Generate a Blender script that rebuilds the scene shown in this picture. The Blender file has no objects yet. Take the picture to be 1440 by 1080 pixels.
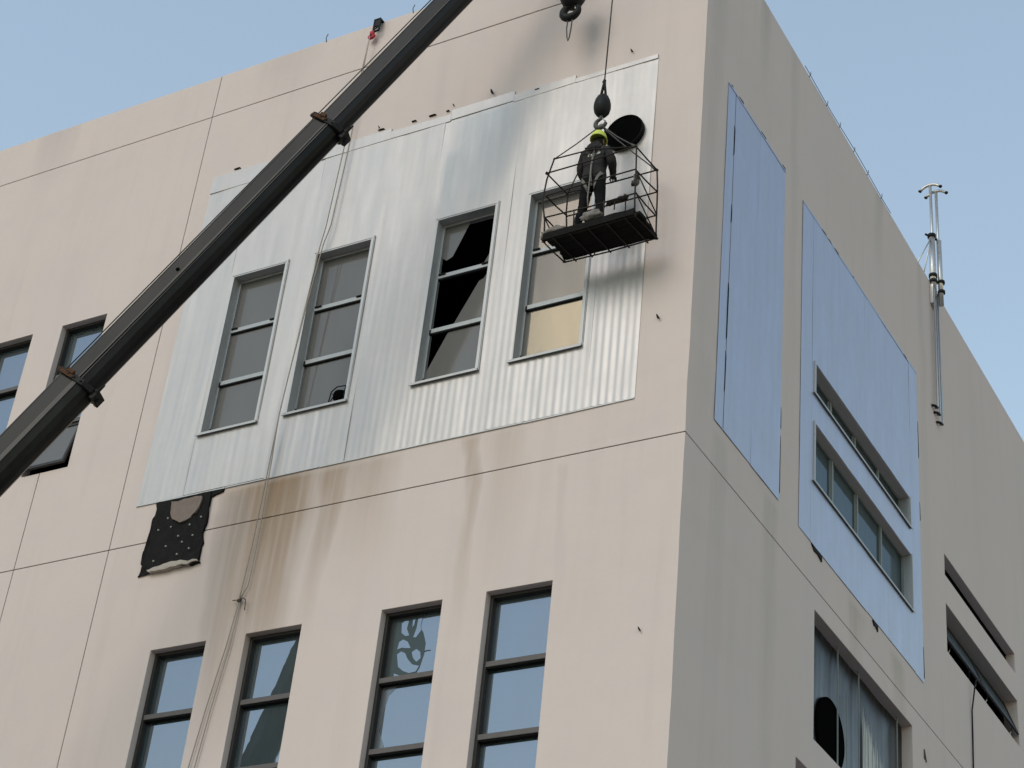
import bpy, bmesh, math, random
from mathutils import Vector, Matrix, noise
from mathutils.bvhtree import BVHTree
random.seed(7)
R = math.radians
scene = bpy.context.scene
col = scene.collection

# ------------------------------------------------------------------ camera
cam_d = bpy.data.cameras.new('camera')
cam = bpy.data.objects.new('camera', cam_d)
col.objects.link(cam)
scene.camera = cam
yaw, pit, rol = R(-32.48383258), R(33.53600118), R(6.48152526)
fw = Vector((math.sin(yaw) * math.cos(pit), math.cos(yaw) * math.cos(pit), math.sin(pit)))
rt = Vector((math.cos(yaw), -math.sin(yaw), 0))
up = rt.cross(fw)
rt, up = rt * math.cos(rol) + up * math.sin(rol), -rt * math.sin(rol) + up * math.cos(rol)
cm = Matrix((rt, up, -fw)).transposed().to_4x4()
cm.translation = Vector((9.475, -19.2, 1.6))
cam.matrix_world = cm
cam_d.sensor_width = 36
cam_d.lens = 67.961
cam_d.clip_start = 0.1
cam_d.clip_end = 4000

# ------------------------------------------------------------------ sky, sun, exposure
SUN_DIR = Vector((-0.175, -0.842, 0.596)).normalized()          # towards the sun, veiled by haze
SUN_EL = math.asin(SUN_DIR.z)
SUN_AZ = math.atan2(SUN_DIR.x, SUN_DIR.y)
world = bpy.data.worlds.new('World')
scene.world = world
world.use_nodes = True
wn, wl = world.node_tree.nodes, world.node_tree.links
bg = wn['Background']
sky = wn.new('ShaderNodeTexSky')
sky.sky_type = 'NISHITA'
sky.sun_disc = False
sky.sun_elevation = SUN_EL
sky.sun_rotation = SUN_AZ
sky.altitude = 20
sky.air_density = 2.0
sky.dust_density = 0.05
sky.ozone_density = 2.0
hz = wn.new('ShaderNodeMix'); hz.data_type = 'RGBA'        # thin veil of haze over the blue
hz.inputs[0].default_value = 0.36
hz.inputs[7].default_value = (2.25, 2.45, 2.65, 1)
wl.new(sky.outputs[0], hz.inputs[6])
wl.new(hz.outputs[2], bg.inputs[0])
bg.inputs[1].default_value = 0.15
sun_d = bpy.data.lights.new('sun', 'SUN')
sun_d.energy = 0.85
sun_d.angle = R(34)
sun_d.color = (1.0, 0.90, 0.77)
sun = bpy.data.objects.new('sun', sun_d)
col.objects.link(sun)
sun.rotation_euler = SUN_DIR.to_track_quat('Z', 'Y').to_euler()
sun.location = (-20, -30, 40)
scene.view_settings.view_transform = 'Standard'
scene.view_settings.look = 'None'
scene.view_settings.gamma = 1
scene.view_settings.use_curve_mapping = False
scene.view_settings.exposure = 0.52
scene.cycles.max_bounces = 8
scene.cycles.glossy_bounces = 5

# ------------------------------------------------------------------ helpers
class NT:
    def __init__(self, name):
        self.m = bpy.data.materials.new(name)
        self.m.use_nodes = True
        self.n, self.l = self.m.node_tree.nodes, self.m.node_tree.links
        self.b = self.n['Principled BSDF']
        self.pos = None
    def put(self, sock, v):
        if isinstance(v, bpy.types.NodeSocket): self.l.new(v, sock)
        elif v is not None: sock.default_value = v
    def math(self, op, a, b=None, c=None, clamp=False):
        n = self.n.new('ShaderNodeMath'); n.operation = op; n.use_clamp = clamp
        self.put(n.inputs[0], a); self.put(n.inputs[1], b); self.put(n.inputs[2], c)
        return n.outputs[0]
    def P(self):
        if self.pos is None:
            g = self.n.new('ShaderNodeNewGeometry'); self.pos = g.outputs['Position']
        return self.pos
    def O(self):
        return self.n.new('ShaderNodeTexCoord').outputs['Object']
    def xyz(self, v=None):
        s = self.n.new('ShaderNodeSeparateXYZ'); self.l.new(v or self.P(), s.inputs[0]); return s.outputs
    def noise(self, scale, detail=4, rough=0.55, vec=None, stretch=None, dist=0.0):
        v = vec or self.P()
        if stretch:
            mp = self.n.new('ShaderNodeMapping'); mp.inputs['Scale'].default_value = stretch
            self.l.new(v, mp.inputs[0]); v = mp.outputs[0]
        n = self.n.new('ShaderNodeTexNoise')
        n.inputs['Scale'].default_value = scale; n.inputs['Detail'].default_value = detail
        n.inputs['Roughness'].default_value = rough; n.inputs['Distortion'].default_value = dist
        self.l.new(v, n.inputs['Vector']); return n.outputs[0]
    def ramp(self, f, stops):
        n = self.n.new('ShaderNodeValToRGB'); e = n.color_ramp.elements
        e[0].position, e[0].color = stops[0][0], col4(stops[0][1])
        e[1].position, e[1].color = stops[-1][0], col4(stops[-1][1])
        for p, c in stops[1:-1]:
            k = e.new(p); k.color = col4(c)
        self.l.new(f, n.inputs[0]); return n.outputs[0]
    def mix(self, f, a, b, mode='MIX'):
        n = self.n.new('ShaderNodeMix'); n.data_type = 'RGBA'; n.blend_type = mode
        self.put(n.inputs[0], f)
        self.put(n.inputs[6], a if isinstance(a, bpy.types.NodeSocket) else col4(a))
        self.put(n.inputs[7], b if isinstance(b, bpy.types.NodeSocket) else col4(b))
        return n.outputs[2]
    def bump(self, h, strength=0.3, dist=0.01, prev=None):
        n = self.n.new('ShaderNodeBump'); n.inputs['Strength'].default_value = strength
        n.inputs['Distance'].default_value = dist; self.l.new(h, n.inputs['Height'])
        if prev: self.l.new(prev, n.inputs['Normal'])
        return n.outputs[0]
    def out(self, base=None, rough=None, metal=None, normal=None, spec=None):
        b = self.b
        if base is not None: self.put(b.inputs['Base Color'], base if isinstance(base, bpy.types.NodeSocket) else col4(base))
        self.put(b.inputs['Roughness'], rough); self.put(b.inputs['Metallic'], metal)
        if normal is not None: self.l.new(normal, b.inputs['Normal'])
        if spec is not None: self.put(b.inputs['Specular IOR Level'], spec)
        return self.m

def col4(c):
    if isinstance(c, (int, float)): return (c, c, c, 1)
    return tuple(c) if len(c) == 4 else (*c, 1)

def simple(name, c, rough=0.6, metal=0.0, var=0.15, scale=6, spec=0.1, bump=0.0):
    t = NT(name)
    f = t.noise(scale, 5, 0.6)
    base = t.mix(f, tuple(x * (1 - var) for x in c), tuple(min(1, x * (1 + var)) for x in c))
    rg = t.math('MULTIPLY_ADD', t.noise(scale * 2.3, 3), 0.3, rough - 0.15)
    nm = t.bump(t.noise(scale * 8, 4), bump, 0.01) if bump else None
    return t.out(base, rg, metal, nm, spec)

def tag(o, label=None, cat=None, group=None, kind=None):
    if label: o['label'] = label
    if cat: o['category'] = cat
    if group: o['group'] = group
    if kind: o['kind'] = kind
    return o

def empty(name, loc=(0, 0, 0), rz=0, parent=None):
    o = bpy.data.objects.new(name, None)
    o.location = loc; o.rotation_euler = (0, 0, rz); o.parent = parent
    o.empty_display_size = 0.2
    col.objects.link(o); return o

SPLIT = {'cladding_sheet', 'sash', 'stay', 'hinge', 'jamb_trim', 'torn_foil', 'floor_slab', 'parapet', 'rear_wall', 'partition', 'reflection_patch', 'torn_sealant', 'wire_tie', 'joint_backing', 'ridge_highlight', 'bolt', 'drip_trim', 'loose_fixing'}
def islands(bm):
    seen, out = set(), []
    for v in bm.verts:
        if v in seen: continue
        st, isl = [v], []
        seen.add(v)
        while st:
            q = st.pop(); isl.append(q)
            for e in q.link_edges:
                w = e.other_vert(q)
                if w not in seen: seen.add(w); st.append(w)
        out.append(isl)
    return out

def obj(name, bm, mat, parent=None, smooth=False, bevel=0.0, recalc=True):
    if name in SPLIT:
        isl = islands(bm)
        if len(isl) > 1:
            first = None
            for vs_ in isl:
                b2 = bmesh.new(); mp_ = {v: b2.verts.new(v.co) for v in vs_}
                for f in {f for v in vs_ for f in v.link_faces}: b2.faces.new([mp_[v] for v in f.verts])
                o = obj1(name, b2, mat, parent, smooth, bevel, recalc)
                if first is None: first = o
                else: EXTRA.setdefault(first, []).append(o)
            bm.free()
            return first
    return obj1(name, bm, mat, parent, smooth, bevel, recalc)
EXTRA = {}
def obj1(name, bm, mat, parent=None, smooth=False, bevel=0.0, recalc=True):
    if recalc: bmesh.ops.recalc_face_normals(bm, faces=bm.faces[:])
    me = bpy.data.meshes.new(name)
    bm.to_mesh(me); bm.free()
    if smooth:
        for p in me.polygons: p.use_smooth = True
    for m in (mat if isinstance(mat, (list, tuple)) else [mat]): me.materials.append(m)
    o = bpy.data.objects.new(name, me); o.parent = parent
    col.objects.link(o)
    if bevel:
        md = o.modifiers.new('bevel', 'BEVEL'); md.width = bevel; md.segments = 2
        md.limit_method = 'ANGLE'; md.angle_limit = R(40)
    return o

def copy_tree(o, parent=None):
    c = o.copy(); col.objects.link(c); c.parent = parent
    for ch in list(o.children): copy_tree(ch, c)
    return c

def box(bm, x0, x1, y0, y1, z0, z1, m=None):
    vs = [bm.verts.new((x, y, z)) for z in (z0, z1) for y in (y0, y1) for x in (x0, x1)]
    if m:
        for v in vs: v.co = m @ v.co
    for f in ((0, 1, 3, 2), (4, 6, 7, 5), (0, 4, 5, 1), (2, 3, 7, 6), (0, 2, 6, 4), (1, 5, 7, 3)):
        bm.faces.new([vs[i] for i in f])

def bxo(name, dims, mat, parent, bevel=0.0):
    bm = bmesh.new(); box(bm, *dims); return obj(name, bm, mat, parent, bevel=bevel)

def tube(bm, pts, r, seg=8, caps=True):
    pts = [Vector(p) for p in pts]
    rs = r if isinstance(r, (list, tuple)) else [r] * len(pts)
    rings = []; nrm = None
    for i, p in enumerate(pts):
        t = (pts[min(i + 1, len(pts) - 1)] - pts[max(i - 1, 0)]).normalized()
        if nrm is None:
            nrm = t.orthogonal().normalized()
        else:
            nrm = (nrm - t * nrm.dot(t))
            nrm = nrm.normalized() if nrm.length > 1e-6 else t.orthogonal().normalized()
        b = t.cross(nrm)
        rings.append([bm.verts.new(p + (nrm * math.cos(2 * math.pi * k / seg) + b * math.sin(2 * math.pi * k / seg)) * rs[i]) for k in range(seg)])
    for a, b_ in zip(rings, rings[1:]):
        for k in range(seg):
            bm.faces.new((a[k], a[(k + 1) % seg], b_[(k + 1) % seg], b_[k]))
    if caps:
        bm.faces.new(rings[0][::-1]); bm.faces.new(rings[-1])

def lathe(bm, prof, seg=20, m=None):
    rings = []
    for r, z in prof:
        if r < 1e-5: rings.append([bm.verts.new((0, 0, z))])
        else: rings.append([bm.verts.new((r * math.cos(2 * math.pi * k / seg), r * math.sin(2 * math.pi * k / seg), z)) for k in range(seg)])
    vs = [v for rg in rings for v in rg]
    for a, b in zip(rings, rings[1:]):
        for k in range(seg):
            q = [a[k % len(a)], a[(k + 1) % seg % len(a)], b[(k + 1) % seg % len(b)], b[k % len(b)]]
            q = list(dict.fromkeys(q))
            if len(q) > 2: bm.faces.new(q)
    if m:
        for v in vs: v.co = m @ v.co

def prism(bm, poly, y0, y1):
    """poly of (x, z), extruded from y0 to y1"""
    a = [bm.verts.new((x, y0, z)) for x, z in poly]; b = [bm.verts.new((x, y1, z)) for x, z in poly]
    bm.faces.new(a); bm.faces.new(b[::-1]); n = len(poly)
    for i in range(n): bm.faces.new((a[i], a[(i + 1) % n], b[(i + 1) % n], b[i]))

def tube_obj(name, pts, r, mat, parent=None, seg=8):
    bm = bmesh.new(); tube(bm, pts, r, seg); return obj(name, bm, mat, parent, smooth=True)

def lump(bm, c, size, seed, amp=0.35, sub=3):
    n0 = len(bm.verts)
    r = bmesh.ops.create_icosphere(bm, subdivisions=sub, radius=1)
    for v in r['verts']:
        d = v.co.normalized()
        k = 1 + amp * noise.noise(d * 1.7 + Vector((seed, 0, 0))) + amp * 0.6 * noise.noise(d * 4.3 + Vector((0, seed, 0)))
        v.co = Vector(c) + Vector((d.x * size[0], d.y * size[1], d.z * size[2])) * k

# ------------------------------------------------------------------ materials
def stucco(name, axis, stains_and_shade, tint=(0.650, 0.553, 0.506)):
    t = NT(name)
    s = t.xyz(); a = s[axis]; z = s[2]
    big = t.noise(0.32, 3, 0.5)
    mid = t.noise(1.6, 5, 0.6)
    base = t.mix(big, tuple(x * 0.92 for x in tint), tuple(x * 1.05 for x in tint))
    grit = t.noise(26, 4, 0.7)
    base = t.mix(t.ramp(grit, [(0.60, (0, 0, 0)), (0.72, (0.16, 0.16, 0.16))]), base, tuple(x * 0.6 for x in tint))
    base = t.mix(t.math('MULTIPLY_ADD', mid, 1.6, -0.55, clamp=True), base, tuple(x * y for x, y in zip(tint, (1.03, 1.0, 0.98))))
    st = t.noise(1.0, 5, 0.62, stretch=(2.6, 2.6, 0.16))                  # faint rain streaks
    base = t.mix(t.ramp(st, [(0.52, (0, 0, 0)), (0.80, (0.26, 0.26, 0.26))]), base, tuple(x * y for x, y in zip(tint, (0.74, 0.74, 0.73))))
    patch = t.noise(0.9, 2, 0.4, stretch=(0.8, 0.8, 0.5), dist=0.6)       # trowelled repairs, a shade apart
    base = t.mix(t.ramp(patch, [(0.60, (0, 0, 0)), (0.63, (0.30, 0.30, 0.30))]), base, tuple(x * y for x, y in zip(tint, (0.95, 0.97, 1.0))))
    warp = t.noise(0.9, 3, 0.5, stretch=(1.5, 1.5, 0.5))
    fine = t.noise(1.0, 4, 0.65, stretch=(9, 9, 0.35))
    for xc, hw, zt, ln, k, c in stains_and_shade:
        aw = t.math('MULTIPLY_ADD', warp, 0.7, a)
        q = t.math('DIVIDE', t.math('SUBTRACT', aw, xc + 0.35), hw)
        g = t.math('SUBTRACT', 1.0, t.math('MULTIPLY', q, q), clamp=True)
        d = t.math('SUBTRACT', zt, z)
        v = t.math('MULTIPLY', t.math('MULTIPLY', d, 7.0, clamp=True), t.math('MULTIPLY_ADD', d, -1.0 / ln, 1.0, clamp=True))
        f = t.math('MULTIPLY', t.math('MULTIPLY', g, v), t.math('MULTIPLY_ADD', fine, 1.5, 0.15, clamp=True))
        base = t.mix(t.math('MULTIPLY', f, k, clamp=True), base, c)
    nm = t.bump(t.noise(1.1, 3, 0.5), 0.25, 0.03)
    nm = t.bump(t.noise(38, 5, 0.65), 0.35, 0.004, nm)
    return t.out(base, 0.88, 0.0, nm, 0.25)

BRN = (0.31, 0.205, 0.12)
GRY = (0.27, 0.25, 0.235)
M = {}
M['wall_l'] = stucco('cream_render_front', 0, [
    (-6.85, 0.85, 16.0, 4.6, 0.85, BRN), (-6.35, 0.45, 16.0, 3.4, 0.75, BRN), (-7.35, 0.3, 15.9, 4.8, 0.4, GRY), (-6.1, 1.6, 16.0, 1.7, 0.4, BRN),
    (-5.65, 0.22, 15.98, 3.0, 0.6, BRN), (-3.25, 0.16, 16.0, 3.4, 0.55, BRN), (-2.7, 0.4, 16.0, 3.0, 0.25, BRN), (-1.75, 0.12, 15.2, 2.6, 0.16, GRY),
    (-7.85, 0.5, 15.6, 3.0, 0.22, GRY), (-8.2, 0.8, 25.2, 1.4, 0.2, GRY), (-13.5, 0.5, 25.2, 1.6, 0.25, GRY), (-4.9, 0.5, 15.98, 2.4, 0.3, BRN)])
M['wall_r'] = stucco('cream_render_side', 1, [
    (1.1, 0.3, 15.9, 5.0, 0.18, GRY), (2.9, 0.25, 15.9, 6.0, 0.25, (0.30, 0.28, 0.22)), (6.3, 0.4, 15.9, 1.6, 0.45, (0.33, 0.29, 0.2)), (8.2, 0.35, 15.9, 1.5, 0.45, (0.33, 0.29, 0.2)),
    (3.5, 0.25, 25.2, 9.0, 0.2, GRY), (9.9, 0.25, 25.2, 9.0, 0.15, GRY), (0.4, 0.3, 25.2, 12, 0.2, GRY), (2.2, 0.3, 25.2, 2.4, 0.35, GRY), (7.6, 0.3, 25.2, 2.2, 0.3, GRY)])
M['joint'] = simple('joint_sealant', (0.10, 0.085, 0.075), 0.9)
M['roof'] = simple('roof_felt', (0.18, 0.18, 0.18), 0.9)
M['interior'] = simple('smoky_interior', (0.03, 0.028, 0.027), 0.9)

def steel(name, axis, tint, metal, rough, stains_and_shade=()):
    t = NT(name)
    s = t.xyz(); a = s[axis]; z = s[2]
    sp = t.noise(5, 5, 0.65)
    base = t.mix(sp, tuple(x * 0.93 for x in tint), tuple(min(1, x * 1.05) for x in tint))
    stn = t.noise(1.0, 5, 0.65, stretch=(7, 7, 0.3))
    base = t.mix(t.ramp(stn, [(0.45, (0, 0, 0)), (0.75, (0.4, 0.4, 0.4))]), base, tuple(x * 0.80 for x in tint))
    warp = t.noise(0.9, 3, 0.5, stretch=(1.5, 1.5, 0.4))
    fine = t.noise(1.0, 4, 0.65, stretch=(8, 8, 0.3))
    for xc, hw, zt, ln, k, c in stains_and_shade:
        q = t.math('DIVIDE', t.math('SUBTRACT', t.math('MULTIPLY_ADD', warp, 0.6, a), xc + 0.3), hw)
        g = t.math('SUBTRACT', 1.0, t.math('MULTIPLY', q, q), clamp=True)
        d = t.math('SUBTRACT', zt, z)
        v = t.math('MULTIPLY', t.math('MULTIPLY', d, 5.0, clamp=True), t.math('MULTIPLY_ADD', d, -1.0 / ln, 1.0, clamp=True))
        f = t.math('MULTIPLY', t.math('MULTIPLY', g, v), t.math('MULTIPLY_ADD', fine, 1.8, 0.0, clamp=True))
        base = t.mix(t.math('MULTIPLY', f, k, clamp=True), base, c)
    rg = t.math('MULTIPLY_ADD', t.noise(2.2, 4, 0.6, stretch=(1, 1, 0.4)), 0.28, rough - 0.14)
    nm = t.bump(t.noise(1.3, 3, 0.5, stretch=(1.6, 1.6, 0.5)), 0.25, 0.02)
    return t.out(base, rg, metal, nm)

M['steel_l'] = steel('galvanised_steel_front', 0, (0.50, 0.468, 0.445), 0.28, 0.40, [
    (-3.75, 0.75, 22.3, 2.6, 0.85, (0.33, 0.36, 0.37)), (-4.3, 0.16, 21.6, 2.0, 0.7, (0.30, 0.33, 0.34)), (-5.9, 0.3, 22.2, 3.0, 0.35, (0.4, 0.42, 0.42)),
    (-1.25, 0.95, 20.6, 3.0, 0.75, (0.27, 0.262, 0.255)), (-0.85, 0.12, 22.2, 5.0, 0.4, (0.36, 0.36, 0.35)), (-5.1, 0.35, 17.6, 1.6, 0.4, (0.42, 0.43, 0.43))])  # wide entry beside the worker paints down the bright sunlit strip
M['steel_r'] = steel('galvanised_steel_side', 1, (0.44, 0.445, 0.51), 0.88, 0.40)
M['steel_soot'] = steel('sooty_steel', 1, (0.11, 0.11, 0.11), 0.75, 0.35, [(5.0, 1.6, 15.0, 1.5, 1.6, (0.012, 0.011, 0.010)), (7.8, 2.2, 15.0, 1.7, 1.5, (0.015, 0.013, 0.012)), (6.4, 1.0, 15.0, 1.2, 1.0, (0.02, 0.02, 0.02))])
M['trim'] = steel('steel_trim', 0, (0.47, 0.465, 0.455), 0.3, 0.5)
M['trim_r'] = steel('steel_trim_side', 1, (0.45, 0.46, 0.46), 0.5, 0.5)

M['alu_grey'] = simple('weathered_aluminium', (0.34, 0.35, 0.35), 0.5, 0.4, 0.12, 9)
M['dark_frame'] = simple('bronze_window_frame', (0.045, 0.042, 0.040), 0.5, 0.0, 0.2, 8)
M['dark_bar'] = simple('bronze_transom', (0.13, 0.118, 0.112), 0.5, 0.0, 0.15, 8)
M['pale_frame'] = simple('pale_window_frame', (0.24, 0.26, 0.245), 0.5, 0.0, 0.12, 8)
M['shade_black'] = simple('rubber_and_shade', (0.012, 0.012, 0.012), 0.7)  # black rubber, and the painted shadow line under transoms

def glass(name, refl, tint, base, rough, dirt=0.25, dcol=(0.3, 0.3, 0.29)):
    t = NT(name)
    out = t.n['Material Output']
    d = t.ramp(t.noise(1.4, 5, 0.6, stretch=(2, 2, 0.6)), [(0.35, (0, 0, 0)), (0.8, (dirt, dirt, dirt))])
    t.out(t.mix(d, base, dcol), 0.6, 0.0, None, 0.2)
    g = t.n.new('ShaderNodeBsdfGlossy'); g.inputs['Color'].default_value = col4(tint)
    g.inputs['Roughness'].default_value = rough
    nm = t.bump(t.noise(1.4, 3, 0.45), 0.10, 0.02)
    t.l.new(nm, g.inputs['Normal'])
    mx = t.n.new('ShaderNodeMixShader')
    t.l.new(t.math('MULTIPLY', t.math('SUBTRACT', 1.0, d), refl), mx.inputs[0])
    t.l.new(t.b.outputs[0], mx.inputs[1]); t.l.new(g.outputs[0], mx.inputs[2])
    t.l.new(mx.outputs[0], out.inputs[0])
    return t.m
M['glass_blue'] = glass('reflective_blue_glass', 0.27, (0.90, 0.90, 1.0), (0.03, 0.05, 0.055), 0.012, 0.10)
M['glass_grey'] = glass('smoked_dusty_glass', 0.09, (0.9, 0.78, 0.68), (0.115, 0.108, 0.10), 0.06, 0.45, (0.14, 0.137, 0.132))
M['glass_warm'] = glass('dusty_glow_glass', 0.095, (1, 0.84, 0.58), (0.12, 0.116, 0.108), 0.10, 0.3, (0.22, 0.215, 0.2))  # warm reflection tint paints the hazy sun's glow into the pane
M['glass_mid'] = glass('dusty_grey_glow_glass', 0.045, (1, 0.9, 0.78), (0.125, 0.122, 0.117), 0.1, 0.35, (0.16, 0.157, 0.15))
M['glass_side'] = glass('green_tinted_glass', 0.12, (0.72, 0.86, 1.0), (0.02, 0.035, 0.035), 0.02, 0.12)
M['glass_dark'] = glass('dark_glass_reflection', 0.05, (0.6, 0.75, 0.7), (0.022, 0.03, 0.03), 0.12, 0.3, (0.10, 0.11, 0.11))  # dark panes, and the tangled reflections painted on a lower window
M['refl_grey'] = glass('grey_painted_reflection', 0.15, (0.7, 0.75, 0.8), (0.08, 0.09, 0.10), 0.15, 0.3, (0.16, 0.17, 0.18))  # grey part of the reflection painted on a lower pane
M['black'] = simple('black_and_hole_shade', (0.004, 0.004, 0.004), 0.9, 0.0, 0.3, spec=0.0)  # black parts, and the painted darkness inside ducts and the slit
M['rubber'] = simple('black_rubber', (0.010, 0.009, 0.009), 0.6, 0.0, 0.3, 5, spec=0.05)
M['insul'] = simple('gap_shade_black', (0.0135, 0.0125, 0.0115), 0.8, 0.0, 0.5, 9, bump=0.8)
M['plaster'] = simple('bare_plaster', (0.22, 0.175, 0.15), 0.9, 0.0, 0.2, 12, bump=0.5)
M['plaster_pale'] = simple('torn_render_lip', (0.42, 0.37, 0.32), 0.9, 0.0, 0.2, 14, bump=0.6)
M['washer'] = simple('white_plastic_anchor', (0.34, 0.34, 0.31), 0.6)
M['stainless'] = simple('stainless_pipe', (0.52, 0.50, 0.47), 0.38, 0.75, 0.12, 8)
M['wire'] = simple('steel_wire_rope', (0.10, 0.095, 0.088), 0.6, 0.2, 0.2, 30)
M['rope'] = simple('pale_nylon_rope', (0.36, 0.31, 0.26), 0.9, 0.0, 0.15, 30)
M['cable'] = simple('black_cable', (0.015, 0.015, 0.015), 0.6)
M['red'] = simple('red_pulley_paint', (0.42, 0.045, 0.055), 0.5, 0.0, 0.2, 20)
M['cast'] = simple('dark_cast_steel', (0.020, 0.020, 0.019), 0.5, 0.0, 0.35, 12)
M['rust'] = simple('rusty_steel', (0.095, 0.048, 0.027), 0.85, 0.0, 0.55, 14, bump=0.4)
M['cage'] = simple('rusty_rebar', (0.040, 0.033, 0.029), 0.8, 0.0, 0.45, 16, bump=0.3)
M['plank'] = simple('tarry_boards', (0.012, 0.011, 0.010), 0.9, 0.0, 0.5, 8, bump=0.6)
M['rag'] = simple('dirty_grey_rag', (0.22, 0.20, 0.18), 0.95, 0.0, 0.45, 18, bump=0.7)
M['rag_dark'] = simple('dark_tape_wrap', (0.07, 0.062, 0.055), 0.9, 0.0, 0.45, 18, bump=0.6)
M['jacket'] = simple('charcoal_work_jacket', (0.036, 0.033, 0.032), 0.9, 0.0, 0.35, 10, bump=0.4)
M['trouser'] = simple('black_work_trousers', (0.010, 0.0095, 0.010), 0.9, 0.0, 0.35, 10, bump=0.4)
M['skin'] = simple('skin', (0.25, 0.14, 0.09), 0.6)
M['hair'] = simple('black_hair', (0.012, 0.011, 0.010), 0.7)
M['boot'] = simple('black_boot', (0.02, 0.018, 0.016), 0.6)
M['glove'] = simple('grey_work_glove', (0.05, 0.045, 0.042), 0.9)
M['helmet'] = simple('lime_hard_hat', (0.60, 0.66, 0.13), 0.42, 0.0, 0.08, 6)
M['strap'] = simple('grey_webbing', (0.19, 0.18, 0.165), 0.85, 0.0, 0.2, 20)
M['reflect'] = simple('silver_reflective_tape', (0.55, 0.54, 0.50), 0.5)
M['concrete'] = simple('grey_concrete_paving', (0.16, 0.155, 0.15), 0.9, 0.0, 0.15, 0.5, bump=0.3)

def boom_paint(name, c, k):
    t = NT(name)
    n1 = t.noise(1.2, 6, 0.65, stretch=(1, 1, 0.45)); n2 = t.noise(7, 5, 0.7)
    base = t.mix(t.ramp(n1, [(0.42, (0, 0, 0)), (0.66, (k, k, k))]), c, (0.085, 0.082, 0.078))
    base = t.mix(t.ramp(n2, [(0.62, (0, 0, 0)), (0.74, (0.5, 0.5, 0.5))]), base, (0.006, 0.006, 0.0055))
    rg = t.math('MULTIPLY_ADD', n1, 0.30, 0.20)
    return t.out(base, rg, 0.0, t.bump(n2, 0.12, 0.004), 0.16)
M['boom1'] = boom_paint('dusty_black_boom_paint', (0.009, 0.009, 0.008), 0.22)
M['boom2'] = boom_paint('worn_black_boom_paint', (0.008, 0.0075, 0.0078), 0.09)
M['boom_highlight'] = boom_paint('boom_edge_highlight', (0.075, 0.068, 0.062), 0.30)  # lighter paint carrying the boom's gloss highlight
M['boom3'] = boom_paint('grey_black_boom_paint', (0.019, 0.018, 0.019), 0.05)

# ------------------------------------------------------------------ ground
bm = bmesh.new()
vs = [bm.verts.new(p) for p in ((-900, -900, 0), (900, -900, 0), (900, 900, 0), (-900, 900, 0))]
bm.faces.new(vs)
tag(obj('ground', bm, M['concrete']), kind='structure')

# ------------------------------------------------------------------ building
ROOF, US, SEAM = 25.1, 24.11, 15.28
XV1, XV2 = -9.69, -11.62
JG = 0.014
building = empty('building', (0, 0, 0))
tag(building, 'cream rendered building corner with galvanised steel cladding over its scorched upper windows', 'building')
RZ = R(90)

def corner_shift(z):
    return (0.010 * noise.noise(Vector((3.1, 0, z * 0.9))) + 0.005 * noise.noise(Vector((7.7, 0, z * 3.1))),
            0.010 * noise.noise(Vector((1.7, 5, z * 0.8))) + 0.005 * noise.noise(Vector((2.2, 9, z * 2.7))))

def wall_panel(side, a0, a1, z0, z1, holes, mat, edge_skip=()):
    """one rendered panel between joints, local frame x = along, y = inward, z = up; holes (a0, a1, z0, z1, reveal depth)"""
    hs = [h for h in holes if h[0] >= a0 - 1e-6 and h[1] <= a1 + 1e-6 and h[2] >= z0 - 1e-6 and h[3] <= z1 + 1e-6]
    xs = {a0, a1}; zs = {z0, z1}
    for h in hs: xs |= {h[0], h[1]}; zs |= {h[2], h[3]}
    k = math.ceil(z0 / 0.35)
    while k * 0.35 < z1:
        if all(abs(k * 0.35 - q) > 0.05 for q in zs): zs.add(round(k * 0.35, 4))
        k += 1
    xs, zs = sorted(xs), sorted(zs)
    bm = bmesh.new(); V = {}
    def v(x, y, z):
        key = (round(x, 4), round(y, 4), round(z, 4))
        if key not in V:
            p = Vector((x, y, z))
            if abs(x) < 1e-6:
                dx, dy = corner_shift(z)           # the hand-finished corner wanders a few millimetres
                p = Vector((x + dx, y + dy, z)) if side == 'L' else Vector((x + dy, y - dx, z))
            V[key] = bm.verts.new(p)
        return V[key]
    def hole(i, j):
        if i < 0 or j < 0 or i >= len(xs) - 1 or j >= len(zs) - 1: return 0.03
        cx, cz = (xs[i] + xs[i + 1]) / 2, (zs[j] + zs[j + 1]) / 2
        for h in hs:
            if h[0] < cx < h[1] and h[2] < cz < h[3]: return h[4]
        return 0
    for i in range(len(xs) - 1):
        for j in range(len(zs) - 1):
            if hole(i, j): continue
            x0, x1, q0, q1 = xs[i], xs[i + 1], zs[j], zs[j + 1]
            bm.faces.new((v(x0, 0, q0), v(x1, 0, q0), v(x1, 0, q1), v(x0, 0, q1)))
            for (di, dj, p, q) in ((-1, 0, (x0, q0), (x0, q1)), (1, 0, (x1, q0), (x1, q1)), (0, -1, (x0, q0), (x1, q0)), (0, 1, (x0, q1), (x1, q1))):
                d = hole(i + di, j + dj)
                if not d: continue
                if abs(p[0]) < 1e-6 and abs(q[0]) < 1e-6 and d == 0.03 and di: continue
                bm.faces.new((v(p[0], 0, p[1]), v(q[0], 0, q[1]), v(q[0], d, q[1]), v(p[0], d, p[1])))
    o = obj('wall_panel', bm, mat, building, bevel=0.007)
    if side == 'R': o.rotation_euler = (0, 0, RZ)
    return o

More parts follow.
